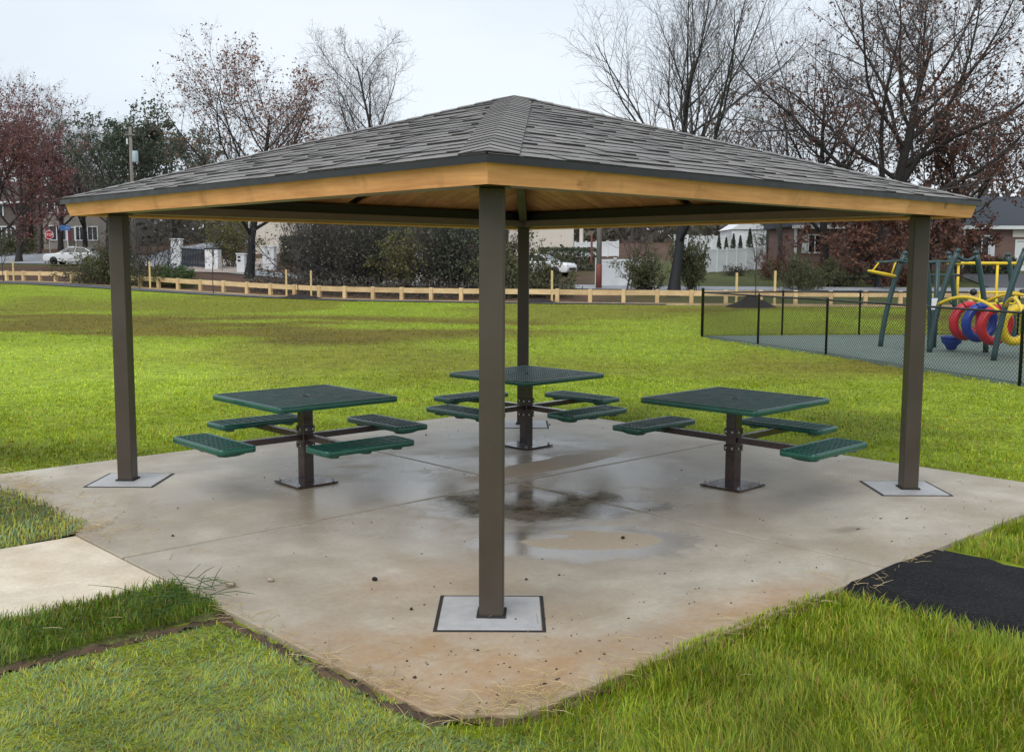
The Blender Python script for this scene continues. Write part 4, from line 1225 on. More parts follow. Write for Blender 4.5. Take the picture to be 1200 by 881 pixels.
# shrubs
def shrub_meshes(seed, H, Wd, stems=14, leaves=3000, ls=.07, twig='twig_dark', leaf='leaf_olive', up=.1, spread=55):
    rng = np.random.default_rng(seed)
    P = np.c_[rng.normal(0, Wd * .10, stems), rng.normal(0, Wd * .08, stems), np.full(stems, -.1)]
    az = rng.random(stems) * 6.28; an = np.radians(rng.uniform(4, spread, stems))
    D = np.c_[np.cos(az) * np.sin(an), np.sin(az) * np.sin(an), np.cos(an)]
    Ln = np.minimum(H * .95 / np.maximum(np.cos(an), .3), Wd * .55 / np.maximum(np.sin(an), .1)) * rng.uniform(.7, 1., stems)
    c0, r0 = curves(rng, P, D, Ln, np.full(stems, max(.012, H * .008)), 6, .12, up * .5, .25)
    c1, r1 = curves(rng, *children(rng, c0, r0, 8, .12, 1., 25, 65, .45, .4, .6, .007), 4, .16, up, .3)
    c2, r2 = curves(rng, *children(rng, c1, r1, 5, .1, 1., 25, 65, .5, .2, .6, .005), 3, .16, up * .6, .4)
    st = tubes(c0, r0, 5)
    tw = merge([tubes(c1, r1, 3), tubes(c2, r2, 3)])
    parts = [tw]; mi = [np.zeros(len(tw[1]), int)]; mats = [M[twig]]
    if leaves:
        tips = np.concatenate([c2.reshape(-1, 3), c1[:, 1:].reshape(-1, 3)])
        s = tips[rng.integers(0, len(tips), leaves)] + rng.normal(0, ls * 1.1, (leaves, 3))
        s = s[s[:, 2] > .02]
        lq = leaf_quads(rng, s, ls); parts.append(lq); mi.append(np.ones(len(s), int)); mats.append(M[leaf])
    v, t = merge(parts)
    return np_mesh('trunk', *st, [M[twig]], True), np_mesh('crown', v, t, mats, False, np.concatenate(mi))
def place_shrub(name, ms, px, d, label, group=None, rz=0., sc=(1, 1, 1), cat='shrub'):
    x = W(px, d); t_ = empty(name, (x, d, G(x, d)), rz); t_.scale = sc
    link('stems', ms[0], t_); link('foliage', ms[1], t_)
    return tag(t_, label, cat, group)
SB = {}
SB['olive'] = shrub_meshes(41, 2.2, 3.6, 18, 4200, .07, 'twig_dark', 'leaf_olive', .02, 70)
SB['tangle'] = shrub_meshes(43, 4.2, 6.5, 20, 2600, .06, 'twig_dark', 'leaf_grey', .0, 62)
SB['green'] = shrub_meshes(47, 1.3, 2.6, 16, 2600, .055, 'twig_dark', 'leaf_green', .02, 70)
SB['dark'] = shrub_meshes(51, 5.2, 5.0, 32, 1500, .08, 'twig_dark', 'leaf_grey', .06, 45)
SB['darkg'] = shrub_meshes(53, 5.0, 4.4, 24, 3600, .085, 'twig_dark', 'leaf_dark', .06, 48)
SB['yellow'] = shrub_meshes(57, 3.4, 3.2, 16, 2600, .08, 'twig', 'leaf_yellow', .06, 45)
SB['holly'] = shrub_meshes(59, 2.3, 2.7, 20, 5500, .06, 'twig_dark', 'leaf_olive', .08, 50)
SB['red'] = shrub_meshes(61, 1.9, 2.8, 16, 2600, .06, 'twig_pink', 'leaf_oak', .05, 60)
place_shrub('olive_shrub', SB['olive'], 112, 62.5, 'olive green shrub left of the left pavilion post, hiding the back of the white car', rz=.3)
place_shrub('olive_shrub', SB['olive'], 131, 62.2, 'dark olive shrub right behind the left pavilion post', rz=1.9)
place_shrub('tangled_shrub', SB['tangle'], 178, 63, 'tall tangle of dark twigs just right of the left pavilion post', rz=.9)
place_shrub('green_shrub', SB['green'], 210, 60.5, 'low fresh green shrub right of the dark tangle', rz=.2)
place_shrub('olive_shrub', SB['olive'], 186, 60.8, 'low olive shrub under the dark tangle', rz=2.4, sc=(.8, .8, .6))
place_shrub('yellowing_shrub', SB['yellow'], 268, 80, 'yellowing shrub between the white pillars and the maple trunk', rz=.4, sc=(1.3, 1.3, 1.2))
dk = (('dark', 388, 60.5, 'dark thicket shrub right of the pale stakes'), ('dark', 418, 59, 'dark thicket shrub left of the slim tree trunk'), ('darkg', 440, 60, 'dark green thicket shrub in front of the slim tree trunk'),
      ('yellow', 477, 57.5, 'yellow-green shrub in the middle of the dark thicket'), ('dark', 515, 57.5, 'dark thicket shrub right of the yellow-green one'), ('darkg', 540, 56.5, 'dark green thicket shrub left of the near post'),
      ('dark', 572, 57, 'dark thicket shrub behind the near post'), ('dark', 360, 64, 'dark thicket shrub at the left end of the thicket'))
for i, (k_, px, d, lb) in enumerate(dk): place_shrub('thicket_shrub', SB[k_], px, d, lb, 'shrubs of the dark thicket', rz=i * 1.1)
place_shrub('brush_shrub', SB['olive'], 600, 55, 'olive brush between the near post and the far post', rz=.6, sc=(1.1, 1.1, 1.5))
place_shrub('brush_shrub', SB['olive'], 636, 54.5, 'olive brush right of the far post, in front of the second white car', rz=1.8, sc=(1, 1, .85))
place_shrub('holly_shrub', SB['holly'], 757, 55, 'green holly shrub in front of the white vinyl fence', rz=.3)
place_shrub('ivy_shrub', SB['holly'], 812, 56, 'ivy-like shrub climbing beside the spreading tree trunk', rz=1.3, sc=(.8, .8, 1.45))
place_shrub('olive_shrub', SB['olive'], 938, 57, 'olive brown shrub in front of the left end of the brick house', rz=2.9, sc=(.75, .75, .9))
place_shrub('red_shrub', SB['red'], 906, 66, 'reddish shrub between the white fence and the brick house', rz=.7)
place_shrub('olive_shrub', SB['olive'], 975, 60, 'dull shrub below the brown leaves of the low oak', rz=2., sc=(.9, .9, .8))
place_shrub('dark_shrub', SB['darkg'], 918, 84, 'dark evergreen behind the reddish shrub at the brick house corner', rz=.7, sc=(.9, .9, .9))
place_shrub('house_shrub', SB['olive'], 10, 108, 'broad olive shrub below the dark house at the left edge', rz=1., sc=(1.8, 1.2, 1.2))
for i, px in enumerate((722, 741, 749)):
    ms = None
cm = shrub_meshes(67, 5.2, 4.6, 6, 0, .06, 'twig_pink', None, .08, 24)
place_shrub('crape_myrtle', cm, 742, 57.5, 'small leafless multi-stemmed tree before the white vinyl fence', rz=.5, cat='tree')
# thin staked saplings
sp = tree_meshes(71, 4.2, 1.6, .03, 'slim', 0, .1, 'bark_grey', 'twig', None, .35)
for px, d, lb in ((3, 65, 'thin leafless sapling at the left edge of the lawn'), (162, 58.6, 'thin leafless sapling right of the left pavilion post'), (249, 56, 'thin leafless sapling in front of the white pillar'),
                  (349, 53, 'thin leafless sapling between the pair of stakes'), (886, 48, 'thin leafless sapling behind the chain-link fence')):
    place_tree('sapling', sp, px, d, lb, 'saplings along the guard rail', rz=px)

rng = np.random.default_rng(91); n_ = 9000
x = rng.uniform(-15, 0, n_); y = fence_y(x) + rng.uniform(1.2, 6.5, n_)
lq = leaf_quads(rng, np.stack([x, y, ground(x, y) + rng.random(n_) ** 1.6 * (.5 + 1.2 * N1.f(x * .5, y * .5))], -1), .075)
tag(link('bramble', np_mesh('bramble', *lq, [M['leaf_grey']])), kind='stuff')
# conifers in a row, hedges
def cone_tree(h_, r_, seed):
    rng = np.random.default_rng(seed); n_ = 1500
    z = h_ * rng.random(n_) ** 1.2; a = rng.random(n_) * 6.28; rr = r_ * (1 - z / h_) ** .75 * np.sqrt(rng.random(n_)) * 1.05
    lq = leaf_quads(rng, np.c_[rr * np.cos(a), rr * np.sin(a), z + .08], .07)
    t0, r0 = curves(rng, np.array([[0, 0, -.1]]), np.array([[0, 0, 1.]]), np.array([h_ * .9]), np.array([.04]), 4, .01, 0)
    return np_mesh('trunk', *tubes(t0, r0, 6), [M['bark']]), np_mesh('crown', *lq, [M['leaf_dark']])
ct = cone_tree(2.4, .42, 5)
for i, px in enumerate((842, 850.5, 859, 867, 878)):
    o = place_tree('arborvitae', ct, px, 76.5, '%s of five small dark conical conifers behind the white vinyl fence' % ('leftmost', 'second from left', 'middle one', 'second from right', 'rightmost')[i], 'conical conifers', rz=i, sc=(.95, .9, 1, .95, 1.15)[i], cat='conifer')
def hedge(px, d, wx, wy, h_, label, lf='leaf_dark', n_=5000):
    rng = np.random.default_rng(int(px)); x = W(px, d)
    P = rng.random((n_, 3)) * (wx, wy, h_) - (wx / 2, wy / 2, 0)
    e = rng.integers(0, 3, n_)
    P[e == 0, 1] = -wy / 2 + .12 * rng.standard_normal((e == 0).sum()); P[e == 1, 2] = h_ + .06 * rng.standard_normal((e == 1).sum())
    o = link('hedge', np_mesh('hedge', *leaf_quads(rng, P, .085), [M[lf]]), None, (x, d, G(x, d)))
    tag(o, label, 'hedge')
hedge(665, 76, 4.2, 1.2, 1.5, 'dark green clipped hedge below the cream house')
hedge(1158, 72, 3.4, 1.1, 1.0, 'dark clipped hedge below the brick house window, behind the climber')
hedge(345, 84, 2.0, 1.4, 2.1, 'dark rounded hedge before the beige building, left of the thicket')
# fallen brown brush heap by the white fence
place_shrub('brush_heap', shrub_meshes(73, .9, 2.6, 18, 700, .06, 'twig_dark', 'leaf_grey', -.1, 80), 864, 69.5, 'dark heap of dead brush at the foot of the white vinyl fence', cat='brush heap')
# ------------------------------------------------------------------ houses and street things
def house(name, px0, px1, d, base, hgt, depth, wall_m, label, roof_m='roof_far', roof_h=1.8, wins=(), gable='x', over=.4, extra=None):
    x0, x1 = W(px0, d), W(px1, d); cx = (x0 + x1) / 2
    z0 = G(cx, d) if base is None else base
    t_ = empty(name, (cx, d, z0)); wx = (x1 - x0) / 2
    MB().box((0, depth / 2, hgt / 2 - .5), (2 * wx, depth, hgt + 1)).build('wall', M[wall_m], t_)
    b = MB()
    if gable == 'x':
        V = [(-wx - over, -over, hgt), (wx + over, -over, hgt), (wx + over, depth + over, hgt), (-wx - over, depth + over, hgt), (-wx - over, depth / 2, hgt + roof_h), (wx + over, depth / 2, hgt + roof_h)]
        b.add(V, [(0, 1, 5, 4), (2, 3, 4, 5), (1, 2, 5), (3, 0, 4), (3, 2, 1, 0)])
    else:
        V = [(-wx - over, -over, hgt), (wx + over, -over, hgt), (wx + over, depth + over, hgt), (-wx - over, depth + over, hgt), (0, -over, hgt + roof_h), (0, depth + over, hgt + roof_h)]
        b.add(V, [(0, 1, 4), (2, 3, 5), (1, 2, 5, 4), (3, 0, 4, 5), (3, 2, 1, 0)])
    rf = b.build('roof', M[roof_m], t_)
    if gable == 'x':
        MB().box((0, -over - .03, hgt - .02), (2 * wx + 2 * over, .05, .24)).build('eave_board', M['white_paint'], t_)
    for (px, zc, ww, hh, nm, sh) in wins:
        x = W(px, d) - cx
        fr = MB()
        for sx in (-1, 1): fr.box((x + sx * ww / 2, -.05, zc), (.09, .10, hh + .09))
        for sz in (-1, 1): fr.box((x, -.052, zc + sz * hh / 2), (ww, .10, .09))
        npn = max(1, int(round(ww / .55)))
        if nm == 'window':
            for i in range(1, npn): fr.box((x - ww / 2 + ww * i / npn, -.045, zc), (.07, .08, hh))
        wo_ = fr.build('window' if nm == 'window' else 'door', M['white_paint'], t_)
        MB().box((x, -.012, zc), (ww, .03, hh)).build('pane' if nm == 'window' else 'door_panel', M['glass' if nm == 'window' else ('white_paint' if nm == 'door' else 'brick_dark')], wo_)
        if sh:
            for sx in (-1, 1) if sh != 'L' and sh != 'Rt' else ((-1,) if sh == 'L' else (1,)):
                MB().box((x + sx * (ww / 2 + .26), -.03, zc), (.34, .06, hh + .05)).build('shutter', M['shutter_red' if sh == 'red' else 'white_paint'], t_)
    return tag(t_, label, 'house'), cx, wx
h1, cx, wx = house('brick_house', 932, 1290, 75, None, 3.05, 8, 'brick', 'long low red brick house with blue-grey roof and white windows at the right', 'roof_far', 2.4,
      ((954, 1.85, .95, 1.25, 'window', 'L'), (1035, 1.85, 1.7, 1.2, 'window', None), (1145, 1.75, 1.5, 1.4, 'window', 'Rt'), (1197, 1.1, 1.0, 2.1, 'door', None), (1235, 1.75, 1.5, 1.3, 'window', 'white')))
MB().box((-wx - .03, -.03, 1.5), (.16, .16, 3.0)).build('corner_board', M['white_paint'], h1)
MB().box((W(1128, 75) - cx, -.06, 1.5), (.12, .10, 3.0)).build('downpipe', M['white_paint'], h1)
MB().box((W(1197, 75) - cx, -.04, 2.62), (1.5, .08, .5)).build('door_hood', M['siding_cream'], h1)
house('cream_house', 596, 672, 90, None, 5.2, 8, 'siding_cream', 'cream house with small dark windows seen under the roof, right of the far post', 'roof_brown', 2.2,
      ((620, 4.0, .7, 1.15, 'window', None), (644, 4.0, .7, 1.15, 'window', None), (661, 4.0, .7, 1.15, 'window', None)))
house('beige_building', 292, 346, 96, None, 5.6, 8, 'siding_cream', 'beige building behind the branches right of the maple trunk', 'roof_brown', 1.6, ((352, 3, .8, 1.2, 'window', None),)[:0])
house('dark_house', -70, 26, 116, None, 5.4, 9, 'brick_dark', 'dark brick house at the left edge, mostly behind the pinkish tree', 'roof_brown', 2.6, ((4, 2.0, 1.0, 1.6, 'window', None), (15, 2.0, .9, 1.6, 'window', None), (2, 4.6, .9, 1.2, 'window', None), (-15, 2.0, .9, 1.6, 'window', None)))
house('tan_house', 26.5, 48, 119, None, 5.3, 8, 'siding_tan', 'pale tan windowless house side between the dark house and the grey house', 'roof_brown', 1.6)
house('grey_house', 52, 150, 117, None, 5.6, 9, 'siding_grey', 'grey two-storey house with dark red shutters behind the stop sign', 'roof_brown', 2.6,
      ((63, 4.5, .8, 1.3, 'window', None), (75, 4.5, .8, 1.3, 'window', None), (64, 1.65, .8, 1.6, 'window', 'red'), (75.5, 1.65, .8, 1.6, 'window', 'red'), (85.5, 1.2, .9, 2.1, 'entry', None), (95, 1.6, 1.1, 1.5, 'window', None), (110, 1.6, 1.1, 1.5, 'window', None), (95, 4.5, .8, 1.3, 'window', None)))
sh, cx, wx = house('white_shed', 857, 897, 86, None, 2.3, 5, 'vinyl', 'white gabled shed behind the white vinyl fence and conifers', 'white_paint', .95, ((), )[:0], 'y', .12)
MB().add([(-wx, -.004, 2.28), (wx, -.004, 2.28), (0, -.004, 3.2), (-wx, .2, 2.28), (wx, .2, 2.28), (0, .2, 3.2)], [(0, 1, 2), (5, 4, 3), (0, 2, 5, 3), (2, 1, 4, 5)]).build('gable', M['vinyl'], sh)

def panel_fence(name, a, b_, hgt, n_, label, mt='vinyl', cat='fence'):
    o = empty(name, (*a, 0)); tag(o, label, cat)
    for i in range(n_ + 1):
        t_ = i / n_; x = a[0] + (b_[0] - a[0]) * t_; y = a[1] + (b_[1] - a[1]) * t_
        ang = math.atan2(b_[1] - a[1], b_[0] - a[0])
        p_ = MB().box((x - a[0], y - a[1], G(x, y) + hgt / 2 + .02), (.13, .13, hgt + .14), ang).build('post', M[mt], o)
        MB().box((x - a[0], y - a[1], G(x, y) + hgt + .115), (.17, .17, .05), ang).build('post_cap', M[mt], p_)
        if i < n_:
            t2 = (i + 1) / n_; x2 = a[0] + (b_[0] - a[0]) * t2; y2 = a[1] + (b_[1] - a[1]) * t2
            za, zb = G(x, y), G(x2, y2)
            dv = Vector((x2 - x, y2 - y, 0)).normalized() * .066
            A = Vector((x - a[0], y - a[1], 0)) + dv; B = Vector((x2 - a[0], y2 - a[1], 0)) - dv
            pn = MB().bar(A + Vector((0, 0, za + hgt / 2)), B + Vector((0, 0, zb + hgt / 2)), .05, hgt - .08).build('fence_panel', M[mt], o)
            for z in (.10, hgt - .02): MB().bar(A + Vector((0, 0, za + z)), B + Vector((0, 0, zb + z)), .09, .13).build('rail', M[mt], pn)
panel_fence('vinyl_fence', (W(699, 60), 60), (W(764, 60.5), 60.5), 1.50, 3, 'white vinyl fence behind the utility pole and small bare tree')
panel_fence('vinyl_fence', (W(829, 73), 73), (W(896, 76), 76), 1.55, 6, 'white vinyl fence in front of the small conifers, with brush at its foot')
panel_fence('vinyl_fence', (W(790, 80), 80), (W(850, 80), 80), 2.1, 4, 'taller white vinyl fence left of the shed, behind the conifers')
panel_fence('white_balustrade', (W(674, 87), 87), (W(724, 88), 88), 1.2, 4, 'white fence beside the cream house, behind the utility pole')
panel_fence('wire_fence', (W(640, 68), 68), (W(698, 66), 66), 1.5, 4, 'thin dark fence below the hedge, left of the utility pole', 'chain') if False else None
o = MB().lathe([(.22, 0), (.2, .3), (.17, .35), (.15, 5.2), (.2, 5.25), (.2, 5.4)], (0, 0, 0), 12).build('porch_column', M['siding_cream'], None, (W(681, 88.6), 88.6, G(W(681, 88.6), 88.6)))
tag(o, 'tall cream column beside the cream house', 'column')

for px, d, wd, h_, lb in ((208, 82, .75, 2.0, 'white pillar at the left end of the navy gate'), (250, 77, .95, 1.45, 'white pillar at the right end of the navy gate'), (283, 73.5, .55, 1.25, 'narrow white pillar with dark letter slots just left of the maple trunk'),
                      (316, 77, .85, 1.65, 'white pillar just right of the maple trunk, behind branches'), (371, 71, .75, 1.5, 'white pillar right of the pair of stakes, half hidden by brush'), (490, 66, .55, 1.6, 'white pillar hidden behind the yellow-green shrub')):
    x = W(px, d); t_ = empty('white_pillar', (x, d, G(x, d))); tag(t_, lb, 'pillar', 'white pillars along the drive')
    MB().box((0, 0, h_ / 2 - .1), (wd, wd, h_ + .2), bev=.02).build('shaft', M['white_paint'], t_)
    MB().box((0, 0, h_ + .04), (wd + .12, wd + .12, .09), bev=.02).build('cap', M['white_paint'] if px != 250 else M['bin'], t_)
    if px == 283:
        for z in (h_ - .18, h_ - .42): MB().box((-.1, -wd / 2 - .012, z), (.2, .02, .13)).build('letter_slot', M['black'], t_)
a, b_ = (W(214, 81), 81), (W(243, 78), 78)
g_ = empty('slatted_gate', (*a, 0)); tag(g_, 'navy slatted gate between two white pillars', 'gate')
for i in range(16):
    t_ = i / 15; x, y = a[0] + (b_[0] - a[0]) * t_, a[1] + (b_[1] - a[1]) * t_
    MB().box((x - a[0], y - a[1], G(x, y) + .72), (.10, .04, 1.36)).build('slat', M['bin'], g_)
for z in (.2, 1.3): MB().bar((0, .04, G(*a) + z), (b_[0] - a[0], b_[1] - a[1] + .04, G(*b_) + z), .05, .12).build('rail', M['bin'], g_)

# stop sign and street-name sign
x = W(59, 93); s_ = empty('stop_sign', (x, 93, G(x, 93))); tag(s_, 'red octagonal stop sign on a thin post behind the white car', 'road sign')
MB().box((0, .05, 1.25), (.06, .05, 2.5)).build('sign_post', M['bolt'], s_)
def octa(r_): return [(r_ * math.cos(rad(22.5 + 45 * i)), r_ * math.sin(rad(22.5 + 45 * i))) for i in range(8)]
def upright(mb, z, y):
    mb.v = [(p[0], y - p[2], z + p[1]) for p in mb.v]; return mb
fc = upright(MB().prism(octa(.40), 0, .02), 2.42, .0).build('sign_face', M['white_paint'], s_)
upright(MB().prism(octa(.365), .0205, .024), 2.42, .0).build('red_field', M['stop_red'], fc)
cu = bpy.data.curves.new('lettering', 'FONT'); cu.body = 'STOP'; cu.size = .30; cu.align_x = 'CENTER'; cu.align_y = 'CENTER'; cu.extrude = .002
to = bpy.data.objects.new('lettering_source', cu); C.objects.link(to)
bpy.context.view_layer.update()
me = bpy.data.meshes.new_from_object(to.evaluated_get(bpy.context.evaluated_depsgraph_get())); bpy.data.objects.remove(to)
me.materials.clear(); me.materials.append(M['white_paint'])
lt = link('lettering', me, fc, (0, -.028, 2.42)); lt.rotation_euler = (math.pi / 2, 0, 0)
x = W(78, 95); s_ = empty('street_name_sign', (x, 95, G(x, 95))); tag(s_, 'blue street-name sign on a thin post right of the stop sign', 'road sign')
MB().box((0, .03, 1.5), (.06, .05, 3.0)).build('sign_post', M['bolt'], s_)
for z, w_ in ((3.10, 1.0), (2.86, .9)): MB().box((0, 0, z), (w_, .03, .21)).build('name_plate', M['sign_blue'], s_)
# utility poles
x = W(158, 82); u_ = empty('utility_pole', (x, 82, G(x, 82))); tag(u_, 'grey wooden utility pole with a transformer, above the left part of the roof', 'utility pole')
MB().lathe([(.17, -.2), (.15, 5), (.12, 10.6)], n=10).build('pole', M['pole_wood'], u_)
MB().box((0, -.14, 10.0), (.8, .09, .11)).build('cross_arm', M['pole_wood'], u_)
tr = MB().lathe([(.05, 0), (.22, .04), (.23, .1), (.23, .8), (.2, .88), (.05, .9)], (.34, -.1, 7.9), 12).build('transformer', M['green_box'], u_)
MB().box((-.2, -.2, 9.5), (.10, .10, .42)).build('insulator', M['white_paint'], u_)
x = W(702, 58.5); u_ = empty('utility_pole', (x, 58.5, G(x, 58.5))); tag(u_, 'utility pole with a faded red lower band beside the white vinyl fence', 'utility pole')
MB().lathe([(.15, -.2), (.14, 4), (.11, 7.2)], n=10).build('pole', M['pole_wood'], u_)
MB().lathe([(.17, -.1), (.165, 1.35), (.15, 1.36)], n=10).build('red_sleeve', M['red_band'], u_)
MB().lathe([(.05, 1.4), (.06, 1.45), (.06, 2.9), (.04, 2.95)], (-.42, 0, 0), 8).build('red_guard', M['red_band'], u_)

# cars
def make_car(label, x, y, z, rz):
    t_ = empty('parked_car', (x, y, z), rz); tag(t_, label, 'car')
    low = [(-2.25, .35), (-2.2, .25), (2.2, .25), (2.28, .38), (2.25, .72), (2.05, .86), (1.1, .95), (-1.4, 1.0), (-2.1, .98), (-2.25, .8)]
    def loft(poly, secs):
        b = MB(); n_ = len(poly); V = []
        for yy, sx, sz0 in secs:
            for (px, pz) in poly: V.append((px * sx, yy, .6 + (pz - .6) * sz0))
        fs = [(k * n_ + i, k * n_ + (i + 1) % n_, (k + 1) * n_ + (i + 1) % n_, (k + 1) * n_ + i) for k in range(len(secs) - 1) for i in range(n_)]
        fs += [tuple(range(n_ - 1, -1, -1)), tuple(range((len(secs) - 1) * n_, len(secs) * n_))]
        b.add(V, fs, True); return b
    bd = loft(low, [(-.88, .93, .8), (-.86, .985, .97), (-.7, 1, 1), (.7, 1, 1), (.86, .985, .97), (.88, .93, .8)]).build('body', M['car_white'], t_)
    g = MB(); roofz = 1.43
    def sect(yb, yt, o, name, mt):
        V = []
        for s_ in (-1, 1):
            V += [(-1.95 + o, s_ * yb, .95), (1.15 - o, s_ * yb, .93), (.25 - o * .6, s_ * yt, roofz - .03 - o * .4), (-.15, s_ * yt, roofz - o * .4), (-.95 + o * .5, s_ * yt, roofz - .03 - o * .4)]
        return MB().add(V, [(4, 3, 2, 1, 0), (5, 6, 7, 8, 9), (0, 1, 6, 5), (1, 2, 7, 6), (2, 3, 8, 7), (3, 4, 9, 8), (4, 0, 5, 9)]).build(name, M[mt], t_)
    sect(.80, .60, .0, 'cabin', 'car_white')
    for s_ in (-1, 1):
        def pw(x, z): 
            f_ = (z - .95) / (roofz - .95); return (x, s_ * (.80 - .20 * f_ + .012), z)
        MB().add([pw(-.30, .985), pw(1.0, .985), pw(.22, 1.385), pw(-.30, 1.395)], [(0, 1, 2, 3)] if s_ < 0 else [(3, 2, 1, 0)]).build('side_window', M['glass'], t_)
        MB().add([pw(-1.68, .99), pw(-.35, .985), pw(-.35, 1.395), pw(-.92, 1.38)], [(0, 1, 2, 3)] if s_ < 0 else [(3, 2, 1, 0)]).build('side_window', M['glass'], t_)
        MB().box((.66, s_ * .93, 1.0), (.16, .14, .11), bev=.03).build('mirror', M['car_white'], t_)
        MB().box((2.14, s_ * .62, .68), (.22, .36, .12), bev=.03).build('headlight', M['glass'], t_)
        MB().box((-2.18, s_ * .62, .84), (.12, .36, .13), bev=.03).build('tail_light', M['stop_red'], t_)
        for wx in (-1.38, 1.38):
            wh = MB(); wh.lathe([(.0, -.11), (.27, -.11), (.325, -.085), (.335, 0), (.325, .085), (.27, .11), (0, .11)], n=20)
            wh.v = [(p[0] + wx, s_ * (.80) + p[2], p[1] + .335) for p in wh.v]
            w_ = wh.build('wheel', M['rubber'], t_)
            rm = MB(); rm.lathe([(.0, -.125), (.19, -.125), (.215, -.112), (.22, .112), (.19, .125), (0, .125)], n=12); rm.v = [(p[0] + wx, s_ * .80 + p[2], p[1] + .335) for p in rm.v]
            rm.build('rim', M['black'], w_)
    MB().add([(1.10, -.72, .97), (1.10, .72, .97), (.28, .56, 1.40), (.28, -.56, 1.40)], [(0, 1, 2, 3)]).build('windscreen', M['glass'], t_).location = (.03, 0, .012)
    MB().add([(-1.88, .72, .99), (-1.88, -.72, .99), (-.98, -.56, 1.40), (-.98, .56, 1.40)], [(0, 1, 2, 3)]).build('rear_window', M['glass'], t_).location = (-.03, 0, .012)
    MB().box((2.26, 0, .48), (.06, 1.2, .16), bev=.02).build('grille', M['black'], t_)
    return t_
x = W(88, 86); make_car('white saloon car on the street at the left, its tail behind an olive shrub', x, 86, G(x, 86) + .06, math.pi)
x = W(634, 70); make_car('white car behind the brush right of the far post, only its nose showing', x, 70, G(x, 70), -.45)

# ------------------------------------------------------------------ sod strip beside the walk
b = MB(); V = []; fs = []; n_ = 70
for i in range(n_):
    u = -SL - .012 - 6.5 * i / (n_ - 1); w0 = -1.31 + .025 * math.sin(u * 5) + .03 * R.standard_normal()
    for v_, z in ((w0 - .03, -.05), (w0, -.004 + .008 * R.standard_normal()), (-1.0, .004), (-.69, -.006), (-.69, -.05)): V.append((u, v_, z))
for i in range(n_ - 1):
    for j in range(4): fs.append((i * 5 + j, i * 5 + j + 1, i * 5 + 6 + j, i * 5 + 5 + j))
o = b.add(V, fs, True).build('sod_strip', M['turf_base'], None, (PC[0], PC[1], 0)); o.rotation_euler = (0, 0, PA); tag(o, kind='structure')

b = MB(); V = []; fs = []; n_ = 40
for i in range(n_):
    v_ = .84 + 2.0 * i / (n_ - 1); e = .13 * max(0, math.sin(math.pi * i / (n_ - 1))) ** .6 + .02 * R.standard_normal()
    for u, z in ((-SL + e, .003), (-SL + e - .03, .010), (-SL - .12, -.002), (-SL - .5, -.012), (-SL - 1.2, -.045)): V.append((u, v_, z))
for i in range(n_ - 1):
    for j in range(4): fs.append((i * 5 + j, i * 5 + 5 + j, i * 5 + 6 + j, i * 5 + j + 1))
o = b.add(V, fs, True).build('turf_mat', M['turf_base'], None, (PC[0], PC[1], 0)); o.rotation_euler = (0, 0, PA); tag(o, kind='structure')

